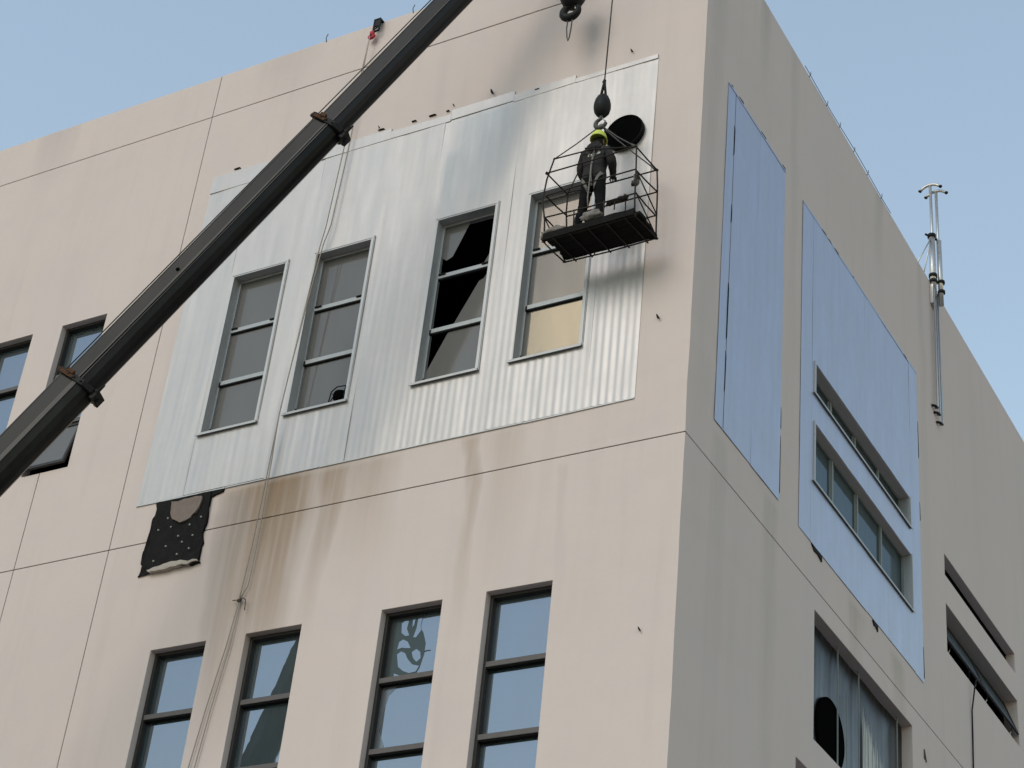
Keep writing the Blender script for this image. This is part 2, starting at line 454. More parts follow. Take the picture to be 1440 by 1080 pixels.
LH = []                                     # openings, front
WX = [(-12.95 - 0.74, -12.69), (-12.02, -11.03 + 0.0), (-8.33, -7.29), (-6.70, -5.64), (-4.42, -3.38), (-2.78, -1.70)]
WX[0] = (-13.70, -12.69)
WZ = (17.07, 20.13)
for a, b in WX: LH.append((a, b, WZ[0], WZ[1], 0.25))
LX = [(-13.72, -12.70), (-12.02, -11.02), (-8.40, -7.40), (-6.70, -5.74), (-4.42, -3.46), (-2.78, -1.79)]
LX = [(-13.72, -12.62)] + LX[2:]
LZ = (10.34, 13.385)
for a, b in LX: LH.append((a, b, LZ[0], LZ[1], 0.25))
INS = (-8.80, -7.93, 14.80, 15.88)
GROOVES = [(XV2 - JG / 2, XV2 + JG / 2, SEAM + JG / 2, WZ[0], 0.012)]          # joint that stops under the second window
for a0, a1, z0, z1 in ((-34.0, XV2 - JG / 2, 0.0, SEAM - JG / 2), (XV2 + JG / 2, XV1 - JG / 2, 0.0, SEAM - JG / 2), (XV1 + JG / 2, 0.0, 0.0, SEAM - JG / 2),
                       (-34.0, XV1 - JG / 2, SEAM + JG / 2, US - JG / 2), (XV1 + JG / 2, 0.0, SEAM + JG / 2, US - JG / 2),
                       (-34.0, XV1 - JG / 2, US + JG / 2, ROOF), (XV1 + JG / 2, 0.0, US + JG / 2, ROOF)):
    wall_panel('L', a0, a1, z0, z1, LH + GROOVES, M['wall_l'])

R1 = (4.48, 8.93, 18.68, 19.27); R2 = (4.48, 8.95, 17.07, 18.14)
S1 = (10.83, 15.10, 18.73, 19.16); S2 = (10.83, 15.12, 17.20, 18.15)
VO = (4.58, 8.85, 12.89, 14.93); V2 = (3.94, 8.85, 10.6, 12.36)
V2 = (3.94, 8.20, 10.6, 12.36)
RH = [(*R1, 0.24), (*R2, 0.22), (*S1, 0.24), (*S2, 0.34), (*VO, 0.24), (*V2, 0.24)]
for z0, z1 in ((0.0, SEAM - JG / 2), (SEAM + JG / 2, ROOF)):
    wall_panel('R', 0.0, 34.0, z0, z1, RH, M['wall_r'])
# backing seen in the recessed joints
bm = bmesh.new()
for z in (SEAM, US): box(bm, -34, -0.04, 0.012, 0.05, z - 0.05, z + 0.05)
box(bm, XV1 - 0.05, XV1 + 0.05, 0.013, 0.051, 0, ROOF - 0.02)
box(bm, XV2 - 0.05, XV2 + 0.05, 0.013, 0.051, 0, WZ[0] - 0.02)
obj('joint_backing', bm, M['joint'], building)
bm = bmesh.new(); box(bm, 0.04, 34, 0.012, 0.05, SEAM - 0.05, SEAM + 0.05)
obj('joint_backing', bm, M['joint'], building).rotation_euler = (0, 0, RZ)
# hull behind: roof, parapet back, rear walls
bm = bmesh.new()
box(bm, -33.9, -0.3, 0.3, 33.9, 23.85, 24.05); obj('roof_slab', bm, M['roof'], building)
bm = bmesh.new()
box(bm, -34.0, -0.012, 0.03, 0.26, 24.3, ROOF - 0.012)
box(bm, -0.26, -0.013, 0.262, 34.0, 24.3, ROOF - 0.013)
obj('parapet', bm, M['wall_l'], building)
bm = bmesh.new()
box(bm, -34.02, -33.9, 0.05, 34.0, 0.01, 24.9); box(bm, -33.89, -0.35, 33.9, 34.02, 0.01, 24.9)
obj('rear_wall', bm, M['interior'], building)
bm = bmesh.new()                             # one storey floor slab behind the upper windows and one below
box(bm, -33.8, -0.45, 0.45, 33.8, 16.2, 16.4); box(bm, -33.8, -0.45, 0.45, 33.8, 20.6, 20.8); box(bm, -33.8, -0.45, 0.45, 33.8, 9.2, 9.4)
obj('floor_slab', bm, M['interior'], building)
bm = bmesh.new()                             # inner partition a room deep
box(bm, -33.8, -4.3, 4.2, 4.3, 16.41, 20.59); box(bm, -4.2, -4.1, 5, 33.8, 16.41, 20.59)
obj('partition', bm, M['interior'], building)

# ------------------------------------------------------------------ windows (local frame: x along, y inward, z up, origin at sill left)
def frame_window(w, h, mats, n=3, d0=0.12, d1=0.18, fr=0.045, tr=0.06, panes=None, name='window', pane_d=0.155):
    bm = bmesh.new()
    g = 0.002
    box(bm, g, fr, d0, d1, g, h - g); box(bm, w - fr, w - g, d0, d1, g, h - g)
    box(bm, fr, w - fr, d0 + 0.001, d1 - 0.001, g, fr); box(bm, fr, w - fr, d0 + 0.001, d1 - 0.001, h - fr, h - g)
    win = obj(name, bm, mats['frame'], building, bevel=0.003)
    zs = [fr] + [h * k / n for k in range(1, n)] + [h - fr]
    for k in range(1, n):
        bxo('transom', (fr + 0.001, w - fr - 0.001, d0 - 0.012, d1 - 0.004, zs[k] - tr / 2, zs[k] + tr / 2), mats['bar'], win, 0.003)
        bxo('shade_black', (fr + 0.002, w - fr - 0.002, d0 + 0.012, d1 - 0.006, zs[k] - tr / 2 - 0.018, zs[k] - tr / 2 - 0.001), M['shade_black'], win)  # black strip stands in for the shadow line under the transom
    rects = []
    for k in range(n):
        lo = zs[k] + (tr / 2 if k else 0); hi = zs[k + 1] - (tr / 2 + 0.018 if k < n - 1 else 0)
        rects.append((fr, w - fr, lo, hi))
        if panes is None or panes[k]:
            bxo('pane', (fr - 0.004, w - fr + 0.004, pane_d, pane_d + 0.008, lo - 0.004, hi + 0.004), mats['glass'] if panes is None or panes[k] is True else panes[k], win)
    return win, rects

def lined(win, w, h, mat, sill_left=0.07):
    """steel jamb linings, edge trim proud of the cladding and a projecting sill"""
    bm = bmesh.new(); f = -0.032
    box(bm, -0.012, 0.010, f, 0.118, 0.004, h + 0.012); obj('jamb_lining', bm, mat, win)
    bm = bmesh.new(); box(bm, 0.011, w - 0.011, f + 0.001, 0.117, h - 0.008, h + 0.012); obj('head_lining', bm, mat, win)
    bm = bmesh.new()
    box(bm, w - 0.010, w + 0.014, f, 0.118, 0.004, h + 0.012)
    box(bm, w + 0.015, w + 0.046, f - 0.008, f + 0.018, -0.02, h + 0.05); box(bm, w + 0.049, w + 0.060, f - 0.002, f + 0.016, -0.02, h + 0.055)
    obj('jamb_trim', bm, mat, win, bevel=0.003)
    bm = bmesh.new(); box(bm, -0.03, w + 0.014, f - 0.006, f + 0.014, h + 0.013, h + 0.035); obj('head_trim', bm, mat, win, bevel=0.003)
    bm = bmesh.new()
    box(bm, -sill_left, w + 0.05, f - 0.035, 0.117, -0.014, 0.003); box(bm, -sill_left, w + 0.05, f - 0.036, f - 0.024, -0.040, -0.0145)
    obj('sill', bm, mat, win, bevel=0.003)
    bm = bmesh.new()                                        # stays and handle left on the jamb
    box(bm, 0.05, 0.075, 0.095, 0.118, 0.10, 0.16); box(bm, 0.05, 0.072, 0.095, 0.118, h * 0.31, h * 0.31 + 0.09)
    obj('stay', bm, M['shade_black'], win)
    bm = bmesh.new()
    for zz in (h * 0.667 + 0.012,):
        box(bm, 0.07, 0.19, 0.085, 0.107, zz, zz + 0.022); box(bm, w - 0.21, w - 0.08, 0.085, 0.107, zz, zz + 0.022)
    obj('hinge', bm, M['shade_black'], win)

GREY = dict(frame=M['alu_grey'], bar=M['alu_grey'], glass=M['glass_grey'])
WARM = dict(frame=M['alu_grey'], bar=M['alu_grey'], glass=M['glass_warm'])
DARK = dict(frame=M['dark_frame'], bar=M['dark_bar'], glass=M['glass_blue'])
upper = {}
for i, (a, b) in enumerate(WX[2:]):
    w, h = b - a, WZ[1] - WZ[0]
    win, rects = frame_window(w, h, WARM if i == 3 else GREY, d0=0.118, d1=0.175, fr=0.052, tr=0.075, panes=[False] * 3 if i == 2 else [M['glass_warm'], M['glass_mid'], M['glass_grey']] if i == 3 else None)  # last window's panes differ so the painted glow fades upward
    win.location = (a, 0, WZ[0])
    lined(win, w, h, M['trim'])
    upper[i] = (win, rects)
# broken panes of the third window: only shards are left
win, rects = upper[2]
shards = [(0, [(0, 0.26), (0, 1), (1, 1), (1, 0), (0.30, 0)][::1]),
          (1, [(0.93, 0.06), (0.86, 0.17), (0.78, 0.2), (0.38, 1.0), (1, 1), (1, 0.0)]),
          (2, [(0, 0), (0.46, 0), (0.34, 0.3), (0.2, 0.64), (0.09, 0.69), (0, 0.62)]),
          (2, [(1, 0.6), (1, 1), (0.8, 1.0), (0.9, 0.8)])]
shards[0] = (0, [(0.32, 0), (1, 0), (1, 1), (0, 1), (0, 0.72)])
for k, poly in shards:
    x0, x1, lo, hi = rects[k]
    bm = bmesh.new()
    prism(bm, [(x0 + u * (x1 - x0), hi - v * (hi - lo)) for u, v in poly], 0.155, 0.162)
    obj('pane', bm, M['glass_grey'], win)

# lower row and far-left windows with dark frames
lower = {}
for i, (a, b) in enumerate(LX):
    win, rects = frame_window(b - a, LZ[1] - LZ[0], DARK, d0=0.115, d1=0.235, fr=0.048, tr=0.075, pane_d=0.205)
    win.location = (a, 0, LZ[0]); lower[i] = (win, rects, b - a)
for i, (a, b) in enumerate(WX[:2]):
    w, h = b - a, WZ[1] - WZ[0]
    win, rects = frame_window(w, h, DARK, d0=0.115, d1=0.235, fr=0.048, tr=0.075, pane_d=0.205, panes=[False, True, True] if i == 1 else None)
    win.location = (a, 0, WZ[0])
    if i == 1:                                              # bottom light hangs open
        x0, x1, lo, hi = rects[0]
        m = Matrix.Translation((0, 0.12, hi)) @ Matrix.Rotation(R(-13), 4, 'X')
        bm = bmesh.new(); hh = hi - lo
        for q in ((x0, x0 + 0.05, 0, 0.045, -hh, 0), (x1 - 0.05, x1, 0, 0.045, -hh, 0), (x0 + 0.05, x1 - 0.05, 0.001, 0.044, -hh, -hh + 0.06), (x0 + 0.05, x1 - 0.05, 0.001, 0.044, -0.05, 0)):
            box(bm, *q, m)
        s = obj('open_sash', bm, M['dark_frame'], win)
        bm = bmesh.new(); box(bm, x0 + 0.045, x1 - 0.045, 0.02, 0.028, -hh + 0.05, -0.045, m); obj('sash_pane', bm, M['glass_grey'], win)

# dark reflections in two of the lower panes, painted as flat patches
def add_reflection(key, k, polys, mat, dy=0.162):
    dy += 0.04
    win, rects, w = lower[key]; x0, x1, lo, hi = rects[k]
    bm = bmesh.new()
    for poly in polys:
        prism(bm, [(x0 + u * (x1 - x0), hi - v * (hi - lo)) for u, v in poly], dy, dy + 0.0025)
    return obj('reflection_patch', bm, mat, win)

def ribbon(pts, w):
    """closed polygon along a centre line"""
    L, Q = [], []
    for i, p in enumerate(pts):
        a = Vector(pts[max(i - 1, 0)]); b = Vector(pts[min(i + 1, len(pts) - 1)])
        t = (b - a).normalized(); n = Vector((-t.y, t.x)); ww = w[i] if isinstance(w, (list, tuple)) else w
        L.append(tuple(Vector(p) + n * ww)); Q.append(tuple(Vector(p) - n * ww))
    return L + Q[::-1]
# L2 is index 2, L3 index 3
add_reflection(3, 2, [[(0, 0), (0.60, 0), (0.54, 0.2), (0.62, 0.30), (0.69, 0.48), (0.69, 0.66), (0.64, 0.86), (0.56, 1), (0, 1)]], M['glass_dark'])
add_reflection(3, 2, [ribbon([(0.68, 0.62), (0.74, 0.61), (0.80, 0.615)], 0.006)], M['glass_dark'], 0.158)
add_reflection(3, 2, [[(0.20, 0.10), (0.26, 0.07), (0.33, 0.08), (0.31, 0.20), (0.37, 0.32), (0.30, 0.32), (0.22, 0.26)], [(0.40, 0.06), (0.45, 0.05), (0.44, 0.15), (0.41, 0.2)],
            [(0.50, 0.06), (0.58, 0.05), (0.56, 0.18), (0.58, 0.27), (0.50, 0.37), (0.45, 0.36), (0.49, 0.22)],
            [(0.20, 0.40), (0.27, 0.37), (0.36, 0.42), (0.43, 0.53), (0.35, 0.52), (0.26, 0.50), (0.18, 0.52)],
            [(0.19, 0.60), (0.26, 0.56), (0.34, 0.60), (0.40, 0.70), (0.50, 0.80), (0.63, 0.84), (0.58, 0.92), (0.46, 0.93), (0.34, 0.88), (0.24, 0.80)],
            [(0.46, 0.60), (0.54, 0.56), (0.62, 0.62), (0.64, 0.72), (0.57, 0.77), (0.50, 0.70)], [(0.18, 0.90), (0.28, 0.94), (0.42, 0.99), (0.2, 1.0)]], M['glass_blue'], 0.1585)
add_reflection(3, 1, [[(0, 0), (0.3, 0), (0.14, 0.14), (0.08, 0.4), (0.06, 0.7), (0.18, 0.92), (0.16, 1.0), (0, 1.0)]], M['refl_grey'])

# side elevation windows (local frame rotated with the side wall)
def side(o):
    o.rotation_euler = (0, 0, RZ); return o
def ribbon_window(rect, n, mats, d0=0.30, fr=0.035):
    a0, a1, z0, z1 = rect; w, h = a1 - a0, z1 - z0
    bm = bmesh.new(); g = 0.002
    box(bm, g, fr, d0, d0 + 0.06, g, h - g); box(bm, w - fr, w - g, d0, d0 + 0.06, g, h - g)
    box(bm, fr, w - fr, d0 + 0.001, d0 + 0.059, g, fr); box(bm, fr, w - fr, d0 + 0.001, d0 + 0.059, h - fr, h - g)
    win = side(obj('window', bm, mats['frame'], building)); win.location = (0, a0, z0)
    for k in range(1, n):
        bxo('mullion', (w * k / n - 0.03, w * k / n + 0.03, d0 - 0.008, d0 + 0.055, fr + 0.001, h - fr - 0.001), mats['frame'], win)
    for k in range(n):
        x0 = w * k / n + 0.02; x1 = w * (k + 1) / n - 0.02
        bxo('pane', (x0, x1, d0 + 0.03, d0 + 0.038, fr - 0.004, h - fr + 0.004), mats['glass'], win)
        # opening light frame just inside the pane edge
        if k in (0, 1):
            bm = bmesh.new()
            box(bm, x0 + 0.04, x0 + 0.06, d0 + 0.006, d0 + 0.029, fr + 0.02, h - fr - 0.02); box(bm, x1 - 0.06, x1 - 0.04, d0 + 0.006, d0 + 0.029, fr + 0.02, h - fr - 0.02)
            obj('sash', bm, mats['frame'], win)
    bm = bmesh.new()
    box(bm, -0.05, w + 0.05, -0.045, d0 - 0.003, -0.012, 0.004); box(bm, -0.05, w + 0.05, -0.046, -0.036, -0.034, -0.0125)
    obj('sill', bm, M['trim_r'], win, bevel=0.003)
    bm = bmesh.new(); box(bm, -0.03, 0.010, -0.036, 0.05, 0.006, h + 0.01); obj('jamb_trim', bm, M['trim_r'], win, bevel=0.003)
    bm = bmesh.new(); box(bm, w - 0.012, w + 0.02, -0.036, d0 - 0.003, 0.006, h + 0.01); obj('jamb_lining', bm, M['trim_r'], win)
    return win
SIDE = dict(frame=M['pale_frame'], glass=M['glass_side'])
ribbon_window(R2, 4, SIDE, d0=0.13)
DK = dict(frame=M['pale_frame'], glass=M['glass_dark'])
ribbon_window(R1, 4, DK, d0=0.16)
# clerestory slit further along: black sheet stands in for the darkness inside
a0, a1, z0, z1 = S1
bm = bmesh.new(); box(bm, 0.004, a1 - a0 - 0.004, 0.17, 0.20, 0.004, z1 - z0 - 0.004)
o = side(obj('slit_darkness', bm, M['black'], building)); o.location = (0, a0, z0)
# awning window below it, two top-hung sashes pushed open
a0, a1, z0, z1 = S2; w, h = a1 - a0, z1 - z0
bm = bmesh.new()
for q in ((0.003, 0.04, 0.28, 0.33, 0.003, h - 0.003), (w - 0.04, w - 0.003, 0.28, 0.33, 0.003, h - 0.003), (0.04, w - 0.04, 0.281, 0.329, 0.003, 0.04), (0.04, w - 0.04, 0.281, 0.329, h - 0.04, h - 0.003), (w / 2 - 0.03, w / 2 + 0.03, 0.279, 0.331, 0.04, h - 0.04)):
    box(bm, *q)
win = side(obj('window', bm, M['dark_frame'], building)); win.location = (0, a0, z0)
for k in range(2):
    x0 = 0.05 + k * w / 2; x1 = w / 2 - 0.05 + k * w / 2
    m = Matrix.Translation((0, 0.28, h - 0.05)) @ Matrix.Rotation(R(-21), 4, 'X')
    hh = h - 0.22
    bm = bmesh.new()
    for q in ((x0, x0 + 0.04, -0.04, 0, -hh, 0), (x1 - 0.04, x1, -0.04, 0, -hh, 0), (x0 + 0.04, x1 - 0.04, -0.039, -0.001, -hh, -hh + 0.045), (x0 + 0.04, x1 - 0.04, -0.039, -0.001, -0.04, 0)):
        box(bm, *q, m)
    obj('open_sash', bm, M['dark_frame'], win)
    bm = bmesh.new(); box(bm, x0 + 0.036, x1 - 0.036, -0.024, -0.016, -hh + 0.04, -0.036, m); obj('sash_pane', bm, M['glass_dark'], win)
    for xx in (x0 + 0.25, x1 - 0.3):
        bm = bmesh.new(); tube(bm, [(xx, 0.28, 0.05), (xx + 0.02, 0.12, 0.06), m @ Vector((xx + 0.1, 0, -hh + 0.1))], 0.012, 6); obj('stay', bm, M['stainless'], win)
# big lower opening: steel sheet infill, slim mullions, a round duct mouth
a0, a1, z0, z1 = VO; w, h = a1 - a0, z1 - z0
inf = side(empty('steel_infill', (0, a0, z0), RZ, building))
ccx, ccz, cr = 5.62 - a0, 13.42 - z0, 0.55
bm = bmesh.new()
nx = 90
prev = None
for i in range(nx + 1):
    x = 0.003 + (w - 0.006) * i / nx
    y = 0.185 + 0.0015 * math.sin(x * 2 * math.pi / 0.19) + 0.012 * noise.noise(Vector((x * 1.7, 0, 3)))
    c = [bm.verts.new((x, y + 0.012 * noise.noise(Vector((x * 2, q * 1.3, 8))), 0.003 + (h - 0.006) * q / 8)) for q in range(9)]
    if prev:
        for q in range(8): bm.faces.new((prev[q], c[q], c[q + 1], prev[q + 1]))
    prev = c
obj('steel_sheet', bm, M['steel_soot'], inf, smooth=True, recalc=False)
mt = Matrix.Translation((ccx, 0.155, ccz)) @ Matrix.Rotation(R(90), 4, 'X')
bm = bmesh.new(); lathe(bm, [(0, 0.0), (cr - 0.013, 0.0), (cr - 0.012, 0.0), (cr - 0.012, 0.015), (cr, 0.015), (cr, -0.06)], 40, mt); obj('duct_mouth', bm, M['black'], inf, smooth=False)
for x in (5.83 - a0, 6.72 - a0, 8.45 - a0):
    bxo('mullion', (x - 0.012, x + 0.012, 0.115, 0.13, 0.004, h - 0.004), M['pale_frame'], inf)
for x in (6.22 - a0,):
    bxo('mullion', (x - 0.008, x + 0.008, 0.12, 0.13, 0.004, h * 0.70), M['pale_frame'], inf)
bm = bmesh.new()                              # torn pale foil hanging over the sheet
for i in range(16):
    x = 7.0 - a0 + i * 0.062; t_ = h * (0.80 - 0.024 * i) + random.uniform(-0.16, 0.12)
    prism(bm, [(x - 0.032, 0.01), (x + 0.03, 0.01), (x + 0.02 + random.uniform(-.02, .02), t_ - 0.2), (x + random.uniform(-.02, .02), t_), (x - 0.02, t_ - 0.25)], 0.155 - 0.001 * (i % 3), 0.158 - 0.001 * (i % 3))
obj('torn_foil', bm, M['reflect'], inf)
a0, a1, z0, z1 = V2
bm = bmesh.new(); box(bm, 0.004, a1 - a0 - 0.004, 0.16, 0.20, 0.004, z1 - z0 - 0.004)
o = side(obj('steel_infill', bm, M['steel_r'], building)); o.location = (0, a0, z0)

# ------------------------------------------------------------------ steel cladding
cladding = empty('cladding', (0, 0, 0), 0, building)
def sheet(x0, x1, z0, z1, holes, amp, pitch, off, mat, parent, seed, wav=0.006, step=0.02, rot=0):
    """one profiled sheet, with the window openings cut out"""
    hs = [hh for hh in holes if hh[1] > x0 + 1e-4 and hh[0] < x1 - 1e-4]
    xs = {x0, x1}; zs = {z0, z1}
    n = max(2, int((x1 - x0) / step))
    for i in range(1, n): xs.add(x0 + (x1 - x0) * i / n)
    for k in range(1, int((z1 - z0) / 0.22)): zs.add(z0 + 0.22 * k)
    for hh in hs:
        for q in hh[:2]:
            if x0 < q < x1: xs = {x for x in xs if abs(x - q) > step * 0.4} | {q, x0, x1}
        for q in hh[2:]: zs = {z for z in zs if abs(z - q) > 0.06} | {q, z0, z1}
    xs, zs = sorted(xs), sorted(zs)
    bm = bmesh.new(); V = {}
    def v(x, z):
        k = (x, z)
        if k not in V:
            u = (x / pitch) % 1.0
            tri = abs(u - 0.5) * 2
            prof = min(1, max(0, (tri - 0.3) / 0.4)); prof = prof * prof * (3 - 2 * prof)
            fade = 0.12 + 0.88 * min(1, max(0, (z1 - z) / (z1 - z0) * 2.2 - 0.9))
            y = -off - amp * prof * fade + wav * noise.noise(Vector((x * 1.3 + seed, z * 0.55, 0.3))) * 1.6 + wav * 0.5 * noise.noise(Vector((x * 5 + seed, z * 1.3, 4))) + wav * 0.30 * noise.noise(Vector((x * 12 + seed, z * 0.8, 9))) * fade
            V[k] = bm.verts.new((x, y, z))
        return V[k]
    for i in range(len(xs) - 1):
        for j in range(len(zs) - 1):
            cx, cz = (xs[i] + xs[i + 1]) / 2, (zs[j] + zs[j + 1]) / 2
            if any(hh[0] < cx < hh[1] and hh[2] < cz < hh[3] for hh in hs): continue
            bm.faces.new((v(xs[i], zs[j]), v(xs[i + 1], zs[j]), v(xs[i + 1], zs[j + 1]), v(xs[i], zs[j + 1])))
    for f in bm.faces:
        if f.normal.y > 0: f.normal_flip()
    o = obj('cladding_sheet', bm, mat, parent, smooth=True, recalc=False)
    for q in [o] + EXTRA.get(o, []):
        sd = q.modifiers.new('thickness', 'SOLIDIFY'); sd.thickness = 0.0015; sd.offset = -1
        q.modifiers.new('crease', 'EDGE_SPLIT').split_angle = R(50)
    return o
PX0, PX1, PZ0, PZ1 = -9.30, -0.775, 15.985, 22.20
cholesL = [(a - 0.012, b + 0.014, WZ[0] - 0.02, WZ[1] + 0.012) for a, b in WX[2:]]
cuts = [PX0, -8.95, -7.92, -6.92, -5.98, -5.02, -4.05, -3.08, -2.10, -1.28, PX1]
cuts = [PX0, -8.42, -6.90, -5.48, -4.56, -3.12, -1.52, PX1]
for i in range(len(cuts) - 1):
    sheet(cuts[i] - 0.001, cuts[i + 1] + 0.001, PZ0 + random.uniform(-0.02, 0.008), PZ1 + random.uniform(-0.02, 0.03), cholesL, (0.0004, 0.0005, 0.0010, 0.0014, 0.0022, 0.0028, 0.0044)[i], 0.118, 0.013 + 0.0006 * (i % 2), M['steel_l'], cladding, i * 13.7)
# battens closing the cladding edge, flashings of slightly different height along the head
for x0, x1, lo, hi in ((-9.30, -7.6, 22.19, 22.56), (-7.60, -5.62, 22.21, 22.44), (-5.62, -4.47, 22.20, 22.36), (-4.47, -3.30, 22.22, 22.43), (-3.30, -2.20, 22.20, 22.36), (-2.20, -0.78, 22.20, 22.29)):
    bm = bmesh.new()
    t_ = random.uniform(-0.012, 0.012)
    prism(bm, [(x0, lo + t_), (x1, lo - t_), (x1, hi - t_), (x0, hi + t_)], -0.021 - random.uniform(0, 0.003), -0.003)
    obj('flashing', bm, M['steel_l'], cladding, bevel=0.004)
for k in range(5):
    x0 = PX0 - 0.02 + k * 1.71; x1 = x0 + 1.72
    bm = bmesh.new(); d = random.uniform(-0.008, 0.008)
    prism(bm, [(x0, PZ0 - 0.024 + d), (x1 - 0.02, PZ0 - 0.024 - d), (x1 - 0.02, PZ0 - 0.006 - d), (x0, PZ0 - 0.006 + d)], -0.019 - 0.002 * (k % 2), -0.003)
    obj('drip_trim', bm, M['trim'], cladding)
# side elevation sheets
clad_r = empty('cladding', (0, 0, 0), RZ, building)
sheet(0.86, 1.13, 15.99, 22.17, [], 0.0002, 0.2, 0.011, M['steel_r'], clad_r, 3, 0.0025)
sheet(1.15, 2.10, 15.99, 22.18, [], 0.0002, 0.2, 0.011, M['steel_r'], clad_r, 8, 0.0025)
sheet(2.103, 3.14, 15.98, 22.18, [], 0.0002, 0.2, 0.011, M['steel_r'], clad_r, 12, 0.0025)
cholesR = [(R1[0] - 0.01, R1[1] + 0.01, R1[2] - 0.015, R1[3] + 0.006), (R2[0] - 0.01, R2[1] + 0.01, R2[2] - 0.015, R2[3] + 0.006)]
cr_ = [3.90, 4.36, 6.75, 9.03, 9.47]
for i in range(len(cr_) - 1):
    sheet(cr_[i] + 0.0015, cr_[i + 1] - 0.0015, 15.97 + random.uniform(-0.01, 0.01), 22.15 + 0.035 * i + random.uniform(-0.01, 0.01), cholesR, 0.0002, 0.2, 0.011 + 0.0006 * (i % 2), M['steel_r'], clad_r, 31 + i * 7.7, 0.0025)
for x0, x1, z in ((0.87, 3.14, 22.17), (3.9, 9.47, 22.2)):
    bm = bmesh.new(); t_ = 0.06 if x1 > 5 else 0.0
    prism(bm, [(x0, z - t_ - 0.03), (x1, z + t_ - 0.03), (x1, z + t_ + 0.008), (x0, z - t_ + 0.008)], -0.016, -0.002); obj('flashing', bm, M['steel_r'], clad_r)
# torn bits of sealant and fixings along the sheet edges
bm = bmesh.new()
for i in range(30):
    y = 0.95 + i * 0.29
    if 3.1 < y < 3.9: continue
    if random.random() < 0.45: continue
    L = random.uniform(0.05, 0.22); z = 22.185 + (y - 6.7) * 0.02 * (y > 3.5)
    prism(bm, [(y, z - 0.0), (y + L, z), (y + L * 0.8, z + random.uniform(0.008, 0.022)), (y + L * 0.1, z + random.uniform(0.004, 0.012))], -0.02, -0.004)
for z_, L in ((20.9, 0.5), (19.6, 0.25), (17.5, 0.9), (16.6, 0.6)):
    prism(bm, [(1.125, z_), (1.145, z_ + 0.05), (1.15, z_ + L), (1.13, z_ + L + 0.1)], -0.018, -0.010)
for z_, L in ((16.1, 0.9), (17.2, 0.3)):
    prism(bm, [(3.15, z_), (3.17, z_ + 0.05), (3.165, z_ + L), (3.152, z_ + L + 0.1)], -0.012, -0.003)
for z_, L in ((20.4, 0.7), (19.1, 0.3), (16.05, 0.5)):
    prism(bm, [(9.485, z_), (9.51, z_ + 0.05), (9.50, z_ + L), (9.488, z_ + L + 0.1)], -0.012, -0.003)
for y, L in ((4.40, 0.42), (7.0, 0.24)):
    prism(bm, [(y, 15.95), (y + L * 0.3, 15.87), (y + L * 0.6, 15.89), (y + L, 15.84), (y + L, 15.94)], -0.02, -0.003)
obj('torn_sealant', bm, M['shade_black'], clad_r)
bm = bmesh.new()
for i in range(26):
    x = PX0 + 0.1 + i * 0.33
    if random.random() < 0.72: continue
    L = random.uniform(0.04, 0.14); z = (22.62 if x < -7.9 else 22.49 if x < -5.6 else 22.45 if x < -3.3 else 22.31) + random.uniform(-.01, .01)
    prism(bm, [(x, z - 0.01), (x + L, z - 0.012), (x + L * 0.8, z + random.uniform(0.002, 0.008)), (x + L * 0.1, z + random.uniform(0.001, 0.005))], -0.03, -0.003)
obj('torn_sealant', bm, M['shade_black'], cladding)

# round black duct mouth through the cladding
duct = empty('duct_mouth', (-1.23, -0.05, 20.81), 0, building)
mt = Matrix.Rotation(R(90), 4, 'X')
bm = bmesh.new(); lathe(bm, [(0.300, -0.04), (0.312, -0.04), (0.318, 0.02), (0.312, 0.05), (0.300, 0.05), (0.300, -0.035)], 40, mt); obj('collar', bm, M['rubber'], duct, smooth=True)
bm = bmesh.new(); lathe(bm, [(0, 0.03), (0.301, 0.03), (0.301, -0.02), (0, -0.02)], 40, mt); obj('duct_darkness', bm, M['black'], duct)  # black disc stands in for the unlit inside of the duct

# torn insulation under the cladding
ins = empty('torn_insulation', (-8.36, 0, 15.3), 0, building)
def jag(p, n, amp, seed):
    out = []
    for i in range(len(p)):
        a, b = Vector(p[i]), Vector(p[(i + 1) % len(p)])
        for k in range(n):
            q = a.lerp(b, k / n)
            out.append((q.x + amp * noise.noise(Vector((q.x * 7, q.y * 7, seed))), q.y + amp * noise.noise(Vector((q.x * 7, q.y * 7, seed + 9)))))
    return out
def poly_relief(poly, y0, amp, seed):
    bm = bmesh.new(); prism(bm, poly, y0, 0.03)
    bmesh.ops.triangulate(bm, faces=bm.faces[:])
    bmesh.ops.subdivide_edges(bm, edges=bm.edges[:], cuts=2, use_grid_fill=True)
    for v in bm.verts:
        if v.co.y < y0 + 0.002: v.co.y += amp * noise.noise(Vector((v.co.x * 6, v.co.z * 6, seed)))
    return bm
o_ = ins.location
loc = lambda P: [(x - o_.x, z - o_.z) for x, z in P]
obj('foam_backing', poly_relief(jag(loc([(-8.86, 15.93), (-7.86, 15.93), (-7.84, 15.4), (-7.80, 14.70), (-8.4, 14.72), (-8.93, 14.68), (-8.92, 15.2)]), 8, 0.055, 1.0), -0.045, 0.03, 3), M['insul'], ins)
obj('bare_plaster', poly_relief(jag(loc([(-8.56, 15.86), (-7.98, 15.88), (-8.02, 15.66), (-8.12, 15.50), (-8.32, 15.47), (-8.48, 15.56)]), 5, 0.05, 5.0), -0.078, 0.006, 7), M['plaster'], ins)
obj('render_lip', poly_relief(jag(loc([(-8.75, 14.74), (-8.45, 14.78), (-7.84, 14.76), (-7.82, 14.73), (-8.3, 14.70), (-8.70, 14.68)]), 9, 0.05, 11.0), -0.085, 0.012, 13), M['plaster_pale'], ins)
